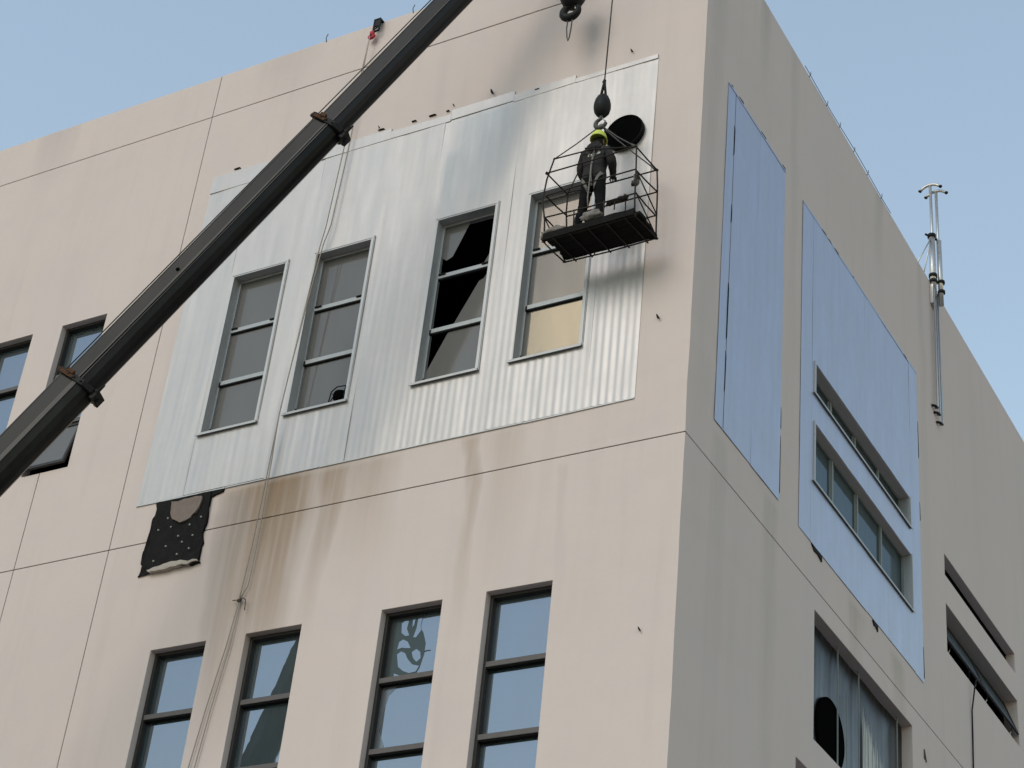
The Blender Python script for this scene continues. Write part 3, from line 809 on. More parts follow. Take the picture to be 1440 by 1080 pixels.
bm = bmesh.new(); prism(bm, jag(loc([(-8.9, 15.95), (-7.6, 15.95), (-7.62, 15.9), (-7.9, 15.84), (-8.4, 15.85), (-8.88, 15.84)]), 4, 0.03, 17.0), -0.03, 0.0); obj('gap_shadow_strip', bm, M['insul'], ins).name = 'gap_shade_strip'  # dark strip painted in for the shaded gap under the cladding
for px in [(-8.72, 15.42), (-8.48, 15.43), (-7.93, 15.5), (-8.3, 15.24), (-8.02, 15.2), (-8.2, 15.12), (-8.5, 15.1), (-8.04, 14.98), (-8.25, 14.92), (-8.68, 14.88), (-8.58, 15.6), (-8.12, 15.4)]:
    bm = bmesh.new(); lathe(bm, [(0, 0.012), (0.008, 0.010), (0.016, 0.003), (0.016, -0.02), (0, -0.02)], 10, Matrix.Translation((px[0] - o_.x, -0.058, px[1] - o_.z)) @ Matrix.Rotation(R(90), 4, 'X'))
    obj('anchor_disc', bm, M['washer'], ins)

# fixings left in the render
for x, z, s in ((-3.74, 22.55, 1.0), (-0.5, 17.24, 0.8), (-0.48, 12.46, 0.6), (-4.46, 22.54, 0.5), (-1.25, 22.52, 0.7), (-5.9, 22.56, 0.5)):
    bm = bmesh.new()
    tube(bm, [(0, 0.01, 0), (0, -0.05 * s, 0.01)], 0.012 * s + 0.004, 6); tube(bm, [(-0.01, -0.045 * s, 0.05 * s), (0.03 * s, -0.05 * s, -0.02), (0.045 * s, -0.05 * s, -0.055 * s)], 0.013 * s, 6)
    obj('anchor_bolt', bm, M['cable'], building).location = (x, 0, z)
bm = bmesh.new()
prism(bm, [(0, 0), (0.05, -0.02), (0.03, 0.16), (0.01, 0.15)], -0.012, 0.0); prism(bm, [(0.09, -0.05), (0.13, -0.03), (0.05, 0.13), (0.03, 0.16)], -0.013, 0.0)
o = side(obj('loose_fixing', bm, M['joint'], building)); o.location = (0, 9.38, 14.6)
for q in EXTRA.get(o, []): side(q).location = (0, 9.38, 14.6)

# parapet edge wire with stand-off clips
bm = bmesh.new()
tube(bm, [(0.01, y, ROOF + 0.03 + 0.02 * math.sin(y * 2.2)) for y in [3.9 + 0.16 * k for k in range(28)]], 0.006, 5)
wire = obj('lightning_wire', bm, M['wire'], building)
for y in (4.12, 4.93, 5.55, 6.27, 6.97, 7.7):
    tube_obj('clip', [(0.0, y, ROOF - 0.03), (0.03, y, ROOF + 0.03), (0.02, y + 0.02, ROOF + 0.1)], 0.007, M['wire'], wire, 5)
for x in (-5.6, -7.4):
    tube_obj('clip', [(x, 0.0, ROOF - 0.03), (x, -0.03, ROOF + 0.05), (x + 0.02, -0.02, ROOF + 0.14)], 0.008, M['wire'], wire, 5)

# ------------------------------------------------------------------ vent pipe mast on the side parapet
mast = empty('vent_pipes', (0.05, 10.6, 25.1))
tag(mast, 'slim stainless vent pipes with curved T heads standing above the side parapet', 'pipes')
def mp(name, pts, r, mat='stainless', seg=10): return tube_obj(name, pts, r, M[mat], mast, seg)
mp('riser', [(0.02, -0.06, 0.0), (0.0, -0.05, 2.46)], 0.030); mp('riser', [(0.10, 0.06, 0.0), (0.08, 0.07, 2.36)], 0.030)
for dx, dy, z in ((0.0, -0.05, 2.46), (0.08, 0.07, 2.36)):
    mp('vent_head', [(dx + s * q * 0.21, dy + 0.0, z + 0.03 - 0.10 * q ** 2.2 * 1.0) for s, q in [(-1, 1.0), (-1, 0.8), (-1, 0.6), (-1, 0.35), (-1, 0.1), (1, 0.1), (1, 0.35), (1, 0.6), (1, 0.8), (1, 1.0)]], 0.030)
    for s in (-1, 1):
        mp('mouth', [(dx + s * 0.212, dy, z - 0.066), (dx + s * 0.222, dy, z - 0.085)], 0.036, 'cast')
mp('sleeve', [(0.0, -0.05, -0.35), (0.0, -0.05, 1.2)], 0.062, seg=14); mp('sleeve', [(0.11, 0.08, -0.5), (0.10, 0.08, 1.1)], 0.05, seg=14)
for z in (1.12, 0.12, -0.02): mp('clamp', [(0.0, -0.05, z), (0.0, -0.05, z + 0.07)], 0.085, 'cast', 14)
for z in (0.02, -0.22): mp('clamp', [(0.12, 0.08, z), (0.12, 0.08, z + 0.06)], 0.072, 'cast', 14)
mp('brace', [(0.0, -0.05, 1.15), (-0.12, -0.72, -0.02)], 0.014); mp('brace', [(0.0, -0.05, 1.15), (-0.45, 0.35, -0.02)], 0.014)
mp('bracket', [(-0.1, -0.15, 1.17), (0.1, 0.15, 1.14)], 0.022, 'cast')
bm = bmesh.new(); box(bm, -0.045, 0.02, -0.14, 0.16, -0.55, -0.1); obj('wall_plate', bm, M['stainless'], mast)
for k, (dy, z) in enumerate(((-0.10, -3.02), (0.0, -3.10), (0.10, -3.24))):
    mp('conduit', [(0.03, dy, -0.2), (0.03, dy + 0.03 * k, z + 0.05), (0.02, dy + 0.03 * k - 0.01, z + 0.01), (-0.02, dy + 0.03 * k - 0.05, z)], 0.020, seg=8)
    mp('elbow', [(0.025, dy + 0.03 * k, z + 0.02), (0.01, dy + 0.03 * k - 0.1, z + 0.01), (-0.04, dy + 0.03 * k - 0.16, z)], 0.026, 'cast', 8)

# ------------------------------------------------------------------ hanging cable under the awning window
o = tube_obj('hanging_cable', [(0.12, 12.25, 17.3), (0.10, 12.10, 17.2), (0.03, 12.04, 16.6), (0.02, 12.06, 16.2), (0.025, 12.0, 15.5), (0.02, 11.97, 14.6), (0.03, 11.9, 13.4), (0.03, 11.9, 12.0)], 0.014, M['cable'], None, 6)
tag(o, 'black cable hanging down the side wall from the pushed-open awning window', 'cable')

# ------------------------------------------------------------------ pulley and lifelines down the front
pul = empty('rope_pulley', (-6.33, -0.10, 24.72))
pul.scale = (0.8, 0.8, 0.8)
tag(pul, 'small red rope pulley hooked over the front parapet edge', 'pulley')
bm = bmesh.new(); lathe(bm, [(0, 0.035), (0.05, 0.035), (0.09, 0.022), (0.09, -0.022), (0.05, -0.035), (0, -0.035)], 18, Matrix.Translation((0, 0, -0.02)) @ Matrix.Rotation(R(75), 4, 'X')); obj('sheave_cheek', bm, M['red'], pul, smooth=True)
bm = bmesh.new(); lathe(bm, [(0, 0.045), (0.028, 0.045), (0.028, -0.05), (0, -0.05)], 12, Matrix.Translation((0, 0, -0.02)) @ Matrix.Rotation(R(75), 4, 'X')); obj('axle', bm, M['cast'], pul)
bm = bmesh.new(); box(bm, -0.05, 0.05, -0.03, 0.03, 0.04, 0.13); obj('fork', bm, M['red'], pul, bevel=0.01)
tube_obj('hook', [(0, 0, 0.12), (0.03, 0, 0.18), (0.09, 0, 0.2), (0.1, 0.01, 0.26)], 0.016, M['cast'], pul)
bm = bmesh.new(); box(bm, 0.0, 0.03, -0.02, 0.02, 0.10, 0.44); box(bm, 0.14, 0.17, -0.02, 0.02, 0.10, 0.44); box(bm, 0.0, 0.17, -0.021, 0.30, 0.441, 0.47); box(bm, 0.031, 0.139, -0.019, 0.019, 0.10, 0.13); box(bm, 0.03, 0.14, -0.012, 0.03, 0.26, 0.43)
obj('parapet_bracket', bm, M['cast'], pul)
def strand(dx):
    P = [(-6.33, -0.15, 24.66), (-6.47, -0.10, 22.5), (-6.54, -0.11, 20.6), (-6.58, -0.12, 20.17), (-6.66, -0.14, 18.4), (-6.73, -0.15, 17.0), (-6.78, -0.10, 16.0), (-6.85, -0.05, 14.8), (-6.90, -0.045, 13.92)]
    Q = []
    for i in range(len(P) - 1):
        for k in range(4):
            Q.append(Vector(P[i]).lerp(Vector(P[i + 1]), k / 4) + Vector((dx * (0.5 + 0.5 * math.sin(i + k * 0.3)) * (1 if i else k / 4), 0, 0)))
    Q.append(Vector(P[-1])); return Q
life = empty('lifeline', (-6.33, -0.15, 24.66))
tag(life, 'pair of thin pale ropes hanging from the roof pulley down the front wall', 'rope')
def lifepart(name, pts, r): return tube_obj(name, [Vector(p) - life.location for p in pts], r, M['rope'], life, 6)
lifepart('rope', strand(0.0), 0.009); lifepart('rope', strand(0.10), 0.009)
lifepart('rope_tail', [(-6.90, -0.045, 13.92), (-6.98, -0.04, 13.2), (-7.12, -0.04, 12.3), (-7.24, -0.04, 11.3), (-7.3, -0.04, 10.5)], 0.009)
lifepart('rope_tail', [(-6.88, -0.045, 13.92), (-6.91, -0.04, 13.2), (-7.03, -0.04, 12.3), (-7.13, -0.04, 11.3), (-7.2, -0.04, 10.5)], 0.009)
bm = bmesh.new(); lump(bm, (0, 0, 0), (0.035, 0.03, 0.03), 4, 0.4, 2)
tube(bm, [(-0.12, 0, 0.02), (0, -0.02, 0), (0.08, -0.02, 0.02), (0.13, -0.02, -0.02), (0.14, -0.01, -0.18)], 0.008, 6)
k = obj('knot', bm, M['joint'], life, smooth=True); k.location = Vector((-6.89, -0.05, 13.92)) - life.location

# ------------------------------------------------------------------ crane boom
BA = Vector((-8.675, -3.380, 14.546)); BB = Vector((-1.545, -0.66, 26.9))
ax = (BB - BA).normalized(); bw_ = ax.cross(Vector((0, 0, 1))).normalized(); bv = bw_.cross(ax)
Lb = (BB - BA).length
crane = empty('crane_boom', BA)
crane.rotation_euler = Matrix((-bw_, bv, ax)).transposed().to_euler()     # local x = sideways, y = boom top, z = along the boom
tag(crane, 'black telescopic crane boom rising diagonally across the front of the building', 'crane')
def section(h, b, s0, s1, mat, name='boom_section'):
    P = [(-b / 2 + 0.02, h * 0.5), (b / 2 - 0.02, h * 0.5), (b / 2, h * 0.5 - 0.02), (b / 2, -h * 0.06), (b / 2 * 0.97, -h * 0.12), (b / 2 * 0.80, -h * 0.30), (b / 2 * 0.52, -h * 0.43), (b / 2 * 0.2, -h * 0.495)]
    P = P + [(-x, y) for x, y in P[:1:-1]]
    bm = bmesh.new(); rings = []
    n = 10
    for k in range(n + 1):
        s = s0 + (s1 - s0) * k / n
        rings.append([bm.verts.new((x, y, s)) for x, y in P])
    for a, c in zip(rings, rings[1:]):
        for i in range(len(P)): bm.faces.new((a[i], a[(i + 1) % len(P)], c[(i + 1) % len(P)], c[i]))
    bm.faces.new(rings[0]); bm.faces.new(rings[-1])
    o = obj(name, bm, mat, crane, bevel=0.006)
    # ridges along the side, their paler paint stands in for the gloss highlight
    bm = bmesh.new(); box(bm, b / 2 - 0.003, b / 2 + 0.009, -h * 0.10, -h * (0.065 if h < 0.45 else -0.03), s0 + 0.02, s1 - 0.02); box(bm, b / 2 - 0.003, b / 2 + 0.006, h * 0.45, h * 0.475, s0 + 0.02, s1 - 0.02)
    obj('ridge_highlight', bm, M['boom_highlight'], o)
    return o
C1, C2 = 1.66, 7.16
section(0.54, 0.42, -8.0, C1, M['boom1'])
section(0.475, 0.37, C1 - 0.3, C2, M['boom2'])
section(0.415, 0.32, C2 - 0.3, Lb + 0.2, M['boom3'])
def collar(s, h, b):
    root = bmesh.new()
    e = 0.035
    box(root, -b / 2 - e, b / 2 + e, -h * 0.30, h * 0.5 + e, s - 0.09, s)
    P = [(-b / 2 - e, -h * 0.301), (b / 2 + e, -h * 0.301), (b / 2 * 0.75, -h * 0.5 - e), (-b / 2 * 0.75, -h * 0.5 - e)]
    a = [root.verts.new((x, y, s - 0.088)) for x, y in P]; c = [root.verts.new((x, y, s - 0.002)) for x, y in P]
    root.faces.new(a); root.faces.new(c[::-1])
    for i in range(4): root.faces.new((a[i], a[(i + 1) % 4], c[(i + 1) % 4], c[i]))
    box(root, -b * 0.28, b * 0.30, -h * 0.5 - 0.10, -h * 0.5 - e + 0.005, s - 0.14, s + 0.02)
    o = obj('collar', root, M['cast'], crane, bevel=0.008)
    bm = bmesh.new(); box(bm, b / 2 + e - 0.01, b / 2 + e + 0.012, h * 0.08, h * 0.52, s - 0.085, s - 0.03); box(bm, b / 2 + e - 0.01, b / 2 + e + 0.03, h * 0.12, h * 0.34, s - 0.03, s + 0.03); box(bm, -b / 2, b / 2 + e, h * 0.5 + e + 0.001, h * 0.5 + e + 0.02, s - 0.085, s - 0.01)
    obj('slide_pad', bm, M['rust'], o, bevel=0.004)
    bm = bmesh.new(); box(bm, b * 0.3, b * 0.42, h * 0.5 + e, h * 0.5 + e + 0.08, s - 0.06, s - 0.01); box(bm, -b * 0.42, -b * 0.3, h * 0.5 + e, h * 0.5 + e + 0.08, s - 0.06, s - 0.01)
    tube(bm, [(b * 0.5, h * 0.5 + e + 0.04, s - 0.035), (-b * 0.5, h * 0.5 + e + 0.04, s - 0.035)], 0.018, 8)
    obj('rope_guide', bm, M['rust'], o)
    bm = bmesh.new()
    box(bm, -0.02, 0.03, -h * 0.5 - 0.16, -h * 0.5 - 0.09, s - 0.12, s - 0.06); tube(bm, [(b * 0.25, -h * 0.5 - 0.07, s - 0.03), (b * 0.35, -h * 0.5 - 0.12, s + 0.12)], [0.03, 0.012], 8)
    for q in (-0.2, 0.05, 0.25): tube(bm, [(b / 2 + e - 0.01, h * q, s - 0.045), (b / 2 + e + 0.022, h * q, s - 0.045)], 0.018, 6)
    obj('bolt', bm, M['cast'], o)
    return o
collar(C1, 0.54, 0.42); collar(C2, 0.475, 0.37)
tube_obj('hoist_rope', [(0.10, 0.33, C1), (0.10, 0.30, C2), (0.10, 0.245, Lb)], 0.009, M['wire'], crane, 6)
tube_obj('hoist_rope', [(-0.06, 0.33, C1), (-0.06, 0.295, C2), (-0.06, 0.25, Lb)], 0.009, M['wire'], crane, 6)
tube_obj('hose', [(0.195, -0.02, C1), (0.192, -0.03, 4.0), (0.19, -0.02, C2 - 0.1)], 0.012, M['cable'], crane, 6)
bm = bmesh.new()
lathe(bm, [(0, 0.004), (0.032, 0.004), (0.032, -0.01), (0, -0.01)], 12, Matrix.Translation((0.186, 0.08, 3.82)) @ Matrix.Rotation(R(90), 4, 'Y'))
obj('inspection_plug', bm, M['black'], crane)
# boom head with sheaves, above the frame
bm = bmesh.new(); box(bm, -0.17, -0.12, -0.45, 0.30, Lb + 0.05, Lb + 0.55); box(bm, 0.12, 0.17, -0.45, 0.30, Lb + 0.05, Lb + 0.55); obj('boom_head', bm, M['boom3'], crane, bevel=0.01)
for y, z in ((-0.30, Lb + 0.15), (0.12, Lb + 0.4)):
    bm = bmesh.new(); lathe(bm, [(0, 0.05), (0.20, 0.05), (0.17, 0.0), (0.20, -0.05), (0, -0.05)], 24, Matrix.Translation((0, y, z)) @ Matrix.Rotation(R(90), 4, 'Y')); obj('sheave', bm, M['cast'], crane, smooth=True)

for o in crane.children_recursive:                            # the near side was drawn at +x; turn it to face the yard
    me = o.data
    me.transform(Matrix.Scale(-1, 4, (1, 0, 0))); me.flip_normals()

# ------------------------------------------------------------------ hook blocks
BX, BY = -1.355, -0.58
cab = tube_obj('hoist_cable', [(BX + 0.02, BY, 27.0), (BX, BY, 21.45)], 0.011, M['wire'], None, 8)
tag(cab, 'thin steel hoist cable dropping from above to the overhaul ball', 'cable')
ball = empty('overhaul_ball', (BX, BY, 20.95))
tag(ball, 'egg shaped cast steel overhaul ball with hook above the basket', 'crane hook')
bm = bmesh.new(); lathe(bm, [(0, 0.22), (0.045, 0.215), (0.085, 0.175), (0.112, 0.11), (0.128, 0.03), (0.13, -0.04), (0.115, -0.115), (0.08, -0.17), (0.04, -0.195), (0, -0.2)], 24); obj('ball_weight', bm, M['cast'], ball, smooth=True)
bm = bmesh.new(); tube(bm, [(-0.045, 0, 0.17), (-0.02, 0, 0.36), (0, 0, 0.50)], [0.022, 0.02, 0.02], 8); tube(bm, [(0.045, 0, 0.17), (0.02, 0, 0.36), (0, 0, 0.50)], [0.022, 0.02, 0.02], 8); tube(bm, [(0, 0, 0.34), (0, 0, 0.52)], 0.026, 8); tube(bm, [(-0.035, 0, 0.49), (0.02, 0, 0.50)], 0.016, 6); obj('rope_socket', bm, M['cast'], ball, smooth=True)
def hookcurve(r, cx, cz):
    return [(cx + r * math.cos(R(t)), 0, cz + r * math.sin(R(t))) for t in range(95, 95 + 265, 15)]
bm = bmesh.new(); hc = hookcurve(0.085, 0, -0.335); tube(bm, [(0.0, 0, -0.18)] + [(x, y, z) for x, y, z in hc], [0.03] + [0.024 + 0.012 * math.sin(math.pi * i / len(hc)) for i in range(len(hc))], 10); obj('hook', bm, M['wire'], ball, smooth=True)
tube_obj('safety_latch', [(0.02, 0, -0.24), (0.075, 0, -0.32)], 0.012, M['stainless'], ball)

hb = empty('hook_block', (-2.075, BY, 23.18))
tag(hb, 'heavy dark crane hook block cut by the top edge, wire loop below it', 'crane hook')
bm = bmesh.new(); lathe(bm, [(0, 0.62), (0.17, 0.6), (0.21, 0.5), (0.21, 0.3), (0.15, 0.16), (0.09, 0.1), (0, 0.09)], 18); obj('block_body', bm, M['cast'], hb, smooth=True)
bm = bmesh.new()
hc = [(0.135 * math.cos(R(t)), 0, 0.0 + 0.125 * math.sin(R(t))) for t in range(70, 70 + 325, 12)]
tube(bm, [(0, 0, 0.2)] + hc, [0.05] + [0.04 + 0.028 * math.sin(math.pi * min(1, i / (len(hc) - 1) * 1.02)) ** 1.0 for i in range(len(hc))], 12)
obj('hook', bm, M['cast'], hb, smooth=True)
tube_obj('safety_latch', [(0.06, 0, 0.12), (0.09, 0, 0.0)], 0.014, M['stainless'], hb)
tube_obj('wire_loop', [(-0.035, 0, -0.1), (-0.045, 0, -0.35), (-0.02, 0, -0.56), (0.0, 0, -0.63), (0.02, 0, -0.56), (0.035, 0, -0.35), (0.04, 0, -0.1)], 0.011, M['wire'], hb, 6)
for dx in (-0.1, 0.1):
    tube_obj('reeving_rope', [(dx, 0, 0.5), (dx * 1.1 + 0.1, 0, 2.8)], 0.011, M['wire'], hb, 6)

# ------------------------------------------------------------------ suspended basket
ZB = 18.40
NL, FL, FR, NR = Vector((-1.96, -0.84, ZB)), Vector((-1.90, -0.31, ZB)), Vector((-0.45, -0.30, ZB)), Vector((-0.505, -0.88, ZB))
basket = empty('work_basket', (-1.2, -0.58, ZB))
tag(basket, 'rusty welded rod basket with dark boarded floor hanging beside the wall', 'basket')
def bl(p): return Vector(p) - basket.location
H = 1.27
lean = Vector((-0.07, 0.0, 0))
corners = [NL, FL, FR, NR]
def at(c, h, wob=0.0): return c + Vector((0, 0, h)) + lean * (h / H)
def bpart(name, pts, r, mat='cage', seg=7): return tube_obj(name, [bl(p) for p in pts], r, M[mat], basket, seg)
for i, c in enumerate(corners):
    top = H + (0.28 if i == 0 else 0.0)
    pts = [at(c, top * q / 4) + Vector((random.uniform(-.012, .012), random.uniform(-.008, .008), 0)) for q in range(5)]
    if i == 0: pts[4] += Vector((0.10, 0.02, 0)); pts[2] += Vector((-0.05, 0, 0))
    bpart('post', pts, 0.0125)
for hgt, sides in ((0.0, (0, 1, 2, 3)), (0.42, (0, 1, 2, 3)), (0.85, (0, 1, 2, 3)), (H, (0, 1, 2, 3))):
    for s in sides:
        a, c = corners[s], corners[(s + 1) % 4]
        j0, j1 = random.uniform(-.025, .025), random.uniform(-.025, .025)
        mid = at((a + c) / 2, hgt) + Vector((0, 0, random.uniform(-0.035, 0.01)))
        bpart('rail', [at(a, hgt + j0), mid, at(c, hgt + j1)], 0.0115)
bpart('rail', [at(NL, H + 0.26) + Vector((0.09, 0.02, 0)), at((NL + NR) / 2, H + 0.2), at(NR, H - 0.01)], 0.011)
for q in (0.33, 0.66):
    bpart('upright', [at(FL.lerp(FR, q), 0), at(FL.lerp(FR, q), 0.86)], 0.010)
    bpart('upright', [at(NL.lerp(NR, q), 0), at(NL.lerp(NR, q), 0.42)], 0.010)
bpart('side_brace', [at(NL, 0.43), at(FL, 0.02)], 0.010); bpart('side_brace', [at(NR, 0.43), at(FR, 0.02)], 0.010); bpart('side_brace', [at(NR, 0.85), at(FR, 0.43)], 0.010)
for q in (0.12, 0.3, 0.5, 0.7, 0.9):
    bpart('floor_bar', [NL.lerp(NR, q) - Vector((0, 0.02, 0.02)), FL.lerp(FR, q) + Vector((0, 0.03, -0.02))], 0.012)
for c in corners:
    bm = bmesh.new(); lump(bm, bl(at(c, H)), (0.028, 0.028, 0.028), c.x, 0.4, 1); lump(bm, bl(at(c, 0)), (0.03, 0.03, 0.025), c.y, 0.4, 1); obj('wire_tie', bm, M['cage'], basket)
for k in range(3):
    q0, q1 = k / 3 + 0.006, (k + 1) / 3 - 0.006
    a0, a1 = NL.lerp(FL, q0), NL.lerp(FL, q1); c0, c1 = NR.lerp(FR, q0), NR.lerp(FR, q1)
    ext = (c0 - a0).normalized()
    a0 = a0 + ext * (0.03 + 0.03 * (k == 1)); a1 = a1 + ext * (0.03 + 0.03 * (k == 1)); c0 = c0 + ext * (0.07 - 0.03 * k); c1 = c1 + ext * (0.07 - 0.03 * k)
    bm = bmesh.new(); n = 14; rows = []
    for i in range(n + 1):
        t = i / n; e0 = 0.012 * noise.noise(Vector((t * 9, k, 2))); zz = 0.012 + 0.008 * noise.noise(Vector((t * 5, k, 7)))
        p, q = a0.lerp(c0, t), a1.lerp(c1, t)
        rows.append([bm.verts.new(bl(p + Vector((0, e0, zz)))), bm.verts.new(bl(q + Vector((0, e0 * 0.5, zz)))), bm.verts.new(bl(q + Vector((0, e0 * 0.5, zz + 0.045)))), bm.verts.new(bl(p + Vector((0, e0, zz + 0.045))))])
    for r0, r1 in zip(rows, rows[1:]):
        for i in range(4): bm.faces.new((r0[i], r0[(i + 1) % 4], r1[(i + 1) % 4], r1[i]))
    bm.faces.new(rows[0]); bm.faces.new(rows[-1][::-1])
    obj('floor_board', bm, M['plank'], basket)
bm = bmesh.new(); rows = []                                   # toe board on the near side
for i in range(15):
    t = i / 14; p = NL.lerp(NR, t) + Vector((0.0, -0.022, -0.012)); hh = 0.115 + 0.02 * noise.noise(Vector((t * 6, 0, 5)))
    rows.append([bm.verts.new(bl(p + Vector((0, 0, 0)))), bm.verts.new(bl(p + Vector((0, -0.018, 0)))), bm.verts.new(bl(p + Vector((0, -0.018, hh)))), bm.verts.new(bl(p + Vector((0, 0, hh))))])
for r0, r1 in zip(rows, rows[1:]):
    for i in range(4): bm.faces.new((r0[i], r0[(i + 1) % 4], r1[(i + 1) % 4], r1[i]))
bm.faces.new(rows[0]); bm.faces.new(rows[-1][::-1])
obj('toe_board', bm, M['plank'], basket)

sling = empty('lifting_sling', (BX, BY, 20.55))
tag(sling, 'wire rope sling spreading from the hook to the basket corners', 'sling')
hk = Vector((BX, BY, 20.56))
ends = [at(NL, H + 0.26) + Vector((0.09, 0.02, 0)), at(FL, H), at(FR, H), at(NR, H)]
for i, e in enumerate(ends):
    tube_obj('leg', [Vector((0.02 * (i - 1.5), 0, 0)), (e - hk) * 0.5 + Vector((0, 0, -0.01)), e - hk], 0.0095, M['wire'], sling, 6)
bm = bmesh.new()
for k in range(24):
    pass
tube(bm, [(0.05 * math.cos(R(t)), 0.012, 0.045 * math.sin(R(t)) + 0.02) for t in range(0, 361, 20)], 0.012, 8); obj('master_ring', bm, M['stainless'], sling, smooth=True)
for i in (2, 3):
    e = ends[i] - hk
    tube_obj('thimble', [e * 0.88, e * 0.96, e], [0.014, 0.02, 0.014], M['wire'], sling, 6)

def rag(loc, size, seed, label, mat='rag', amp=0.5):
    bm = bmesh.new(); lump(bm, (0, 0, 0), size, seed, amp, 3)
    o = obj('rag_bundle', bm, M[mat], None, smooth=True); o.location = loc
    return tag(o, label, 'rag')
rag((-1.80, -0.83, 18.55), (0.17, 0.06, 0.06), 2.2, 'crumpled dirty rag lying over the left end of the basket floor edge')
rag((-1.20, -0.86, 18.62), (0.15, 0.06, 0.08), 5.6, "crumpled pale rag at the worker's feet on the basket floor edge")
bm = bmesh.new()
for k, (dx, dz, sx) in enumerate(((-0.10, -0.01, 0.07), (-0.02, 0.0, 0.085), (0.07, 0.02, 0.065), (0.14, 0.035, 0.04))): lump(bm, (dx, 0, dz), (sx, 0.04, 0.042), 8.3 + k, 0.6, 2)
tube(bm, [(-0.02, -0.02, 0), (-0.01, -0.03, -0.10), (-0.015, -0.02, -0.17)], 0.010, 6)
o = obj('rag_bundle', bm, M['rag_dark'], None, smooth=True); o.location = (-1.12, -0.335, 19.255); tag(o, 'dark rag wrapped along the far basket rail right of the worker', 'rag')
coil = empty('rope_coil', (-0.60, -0.74, 19.17))
tag(coil, 'small loose rope coil tied on the right end of the basket', 'rope')
bm = bmesh.new()
tube(bm, [(0.02 * math.sin(t * 1.7), 0.05 * math.cos(t), 0.09 * math.sin(t) + 0.015 * math.sin(t * 0.6)) for t in [k * 0.35 for k in range(72)]], 0.010, 6)
obj('loops', bm, M['rag'], coil, smooth=True)
bm = bmesh.new(); lump(bm, (-0.03, -0.01, -0.06), (0.05, 0.04, 0.045), 3.3, 0.5, 2); obj('knot', bm, M['rag_dark'], coil, smooth=True)
bm = bmesh.new()
tube(bm, [(0.03 * math.sin(t * 2.1), 0.05 * math.cos(t), 0.05 * math.sin(t)) for t in [k * 0.4 for k in range(40)]], 0.011, 6)
lump(bm, (0, 0, -0.03), (0.06, 0.05, 0.05), 9.1, 0.5, 2)
o = obj('rag_bundle', bm, M['rag'], None, smooth=True); o.location = (-1.97, -0.82, 18.52)
tag(o, 'knotted rag tied round the left corner post of the basket', 'rag')

# ------------------------------------------------------------------ worker
FX, FY, FZ = -1.315, -0.70, ZB + 0.075
def skin_mesh(verts, edges, radii, root=0, sub=2):
    me = bpy.data.meshes.new('tmp'); me.from_pydata(verts, edges, [])
    o = bpy.data.objects.new('tmp', me); col.objects.link(o)
    md = o.modifiers.new('skin', 'SKIN'); md.use_smooth_shade = True
    for i, r in enumerate(radii):
        sv = me.skin_vertices[0].data[i]; sv.radius = (r, r) if not isinstance(r, tuple) else r
        sv.use_root = (i == root)
    sb = o.modifiers.new('sub', 'SUBSURF'); sb.levels = sb.render_levels = sub
    dg = bpy.context.evaluated_depsgraph_get(); dg.update()
    out = bpy.data.meshes.new_from_object(o.evaluated_get(dg))
    bpy.data.objects.remove(o)
    return out
J = {
 'pelvis': ((0, 0, 0.95), (0.165, 0.115)), 'waist': ((0, -0.005, 1.10), (0.178, 0.12)), 'chest': ((0, -0.01, 1.30), (0.205, 0.14)), 'collar': ((0, 0.0, 1.45), (0.12, 0.09)),
 'neck': ((0, 0.025, 1.535), 0.058), 'head': ((0, 0.045, 1.62), (0.078, 0.092)), 'crown': ((0, 0.045, 1.72), (0.070, 0.082)), 'nose': ((0, 0.155, 1.635), 0.016), 'chin': ((0, 0.12, 1.575), 0.03),
 'earl': ((-0.088, 0.04, 1.635), 0.018), 'earr': ((0.088, 0.04, 1.635), 0.018),
 'shl': ((-0.185, -0.005, 1.415), 0.080), 'ell': ((-0.255, 0.02, 1.13), 0.070), 'wrl': ((-0.20, 0.24, 1.05), 0.042), 'hal': ((-0.18, 0.31, 1.055), (0.042, 0.025)),
 'shr': ((0.185, -0.005, 1.415), 0.080), 'elr': ((0.285, -0.04, 1.16), 0.076), 'wrr': ((0.225, 0.17, 1.08), 0.050), 'har': ((0.20, 0.25, 1.09), (0.042, 0.025)),
 'hpl': ((-0.095, 0.0, 0.86), 0.108), 'knl': ((-0.155, 0.035, 0.47), 0.074), 'anl': ((-0.215, -0.01, 0.09), 0.058), 'tol': ((-0.23, 0.15, 0.035), 0.042),
 'hpr': ((0.095, 0.0, 0.86), 0.108), 'knr': ((0.125, 0.035, 0.47), 0.074), 'anr': ((0.145, -0.01, 0.09), 0.058), 'tor': ((0.16, 0.15, 0.035), 0.042)}
E_ = [('pelvis', 'waist'), ('waist', 'chest'), ('chest', 'collar'), ('collar', 'neck'), ('neck', 'head'), ('head', 'crown'), ('head', 'nose'), ('head', 'chin'), ('head', 'earl'), ('head', 'earr'),
      ('chest', 'shl'), ('shl', 'ell'), ('ell', 'wrl'), ('wrl', 'hal'), ('chest', 'shr'), ('shr', 'elr'), ('elr', 'wrr'), ('wrr', 'har'),
      ('pelvis', 'hpl'), ('hpl', 'knl'), ('knl', 'anl'), ('anl', 'tol'), ('pelvis', 'hpr'), ('hpr', 'knr'), ('knr', 'anr'), ('anr', 'tor')]
names = list(J)
body = skin_mesh([J[n][0] for n in names], [(names.index(a), names.index(b)) for a, b in E_], [J[n][1] for n in names])
bm = bmesh.new(); bm.from_mesh(body)
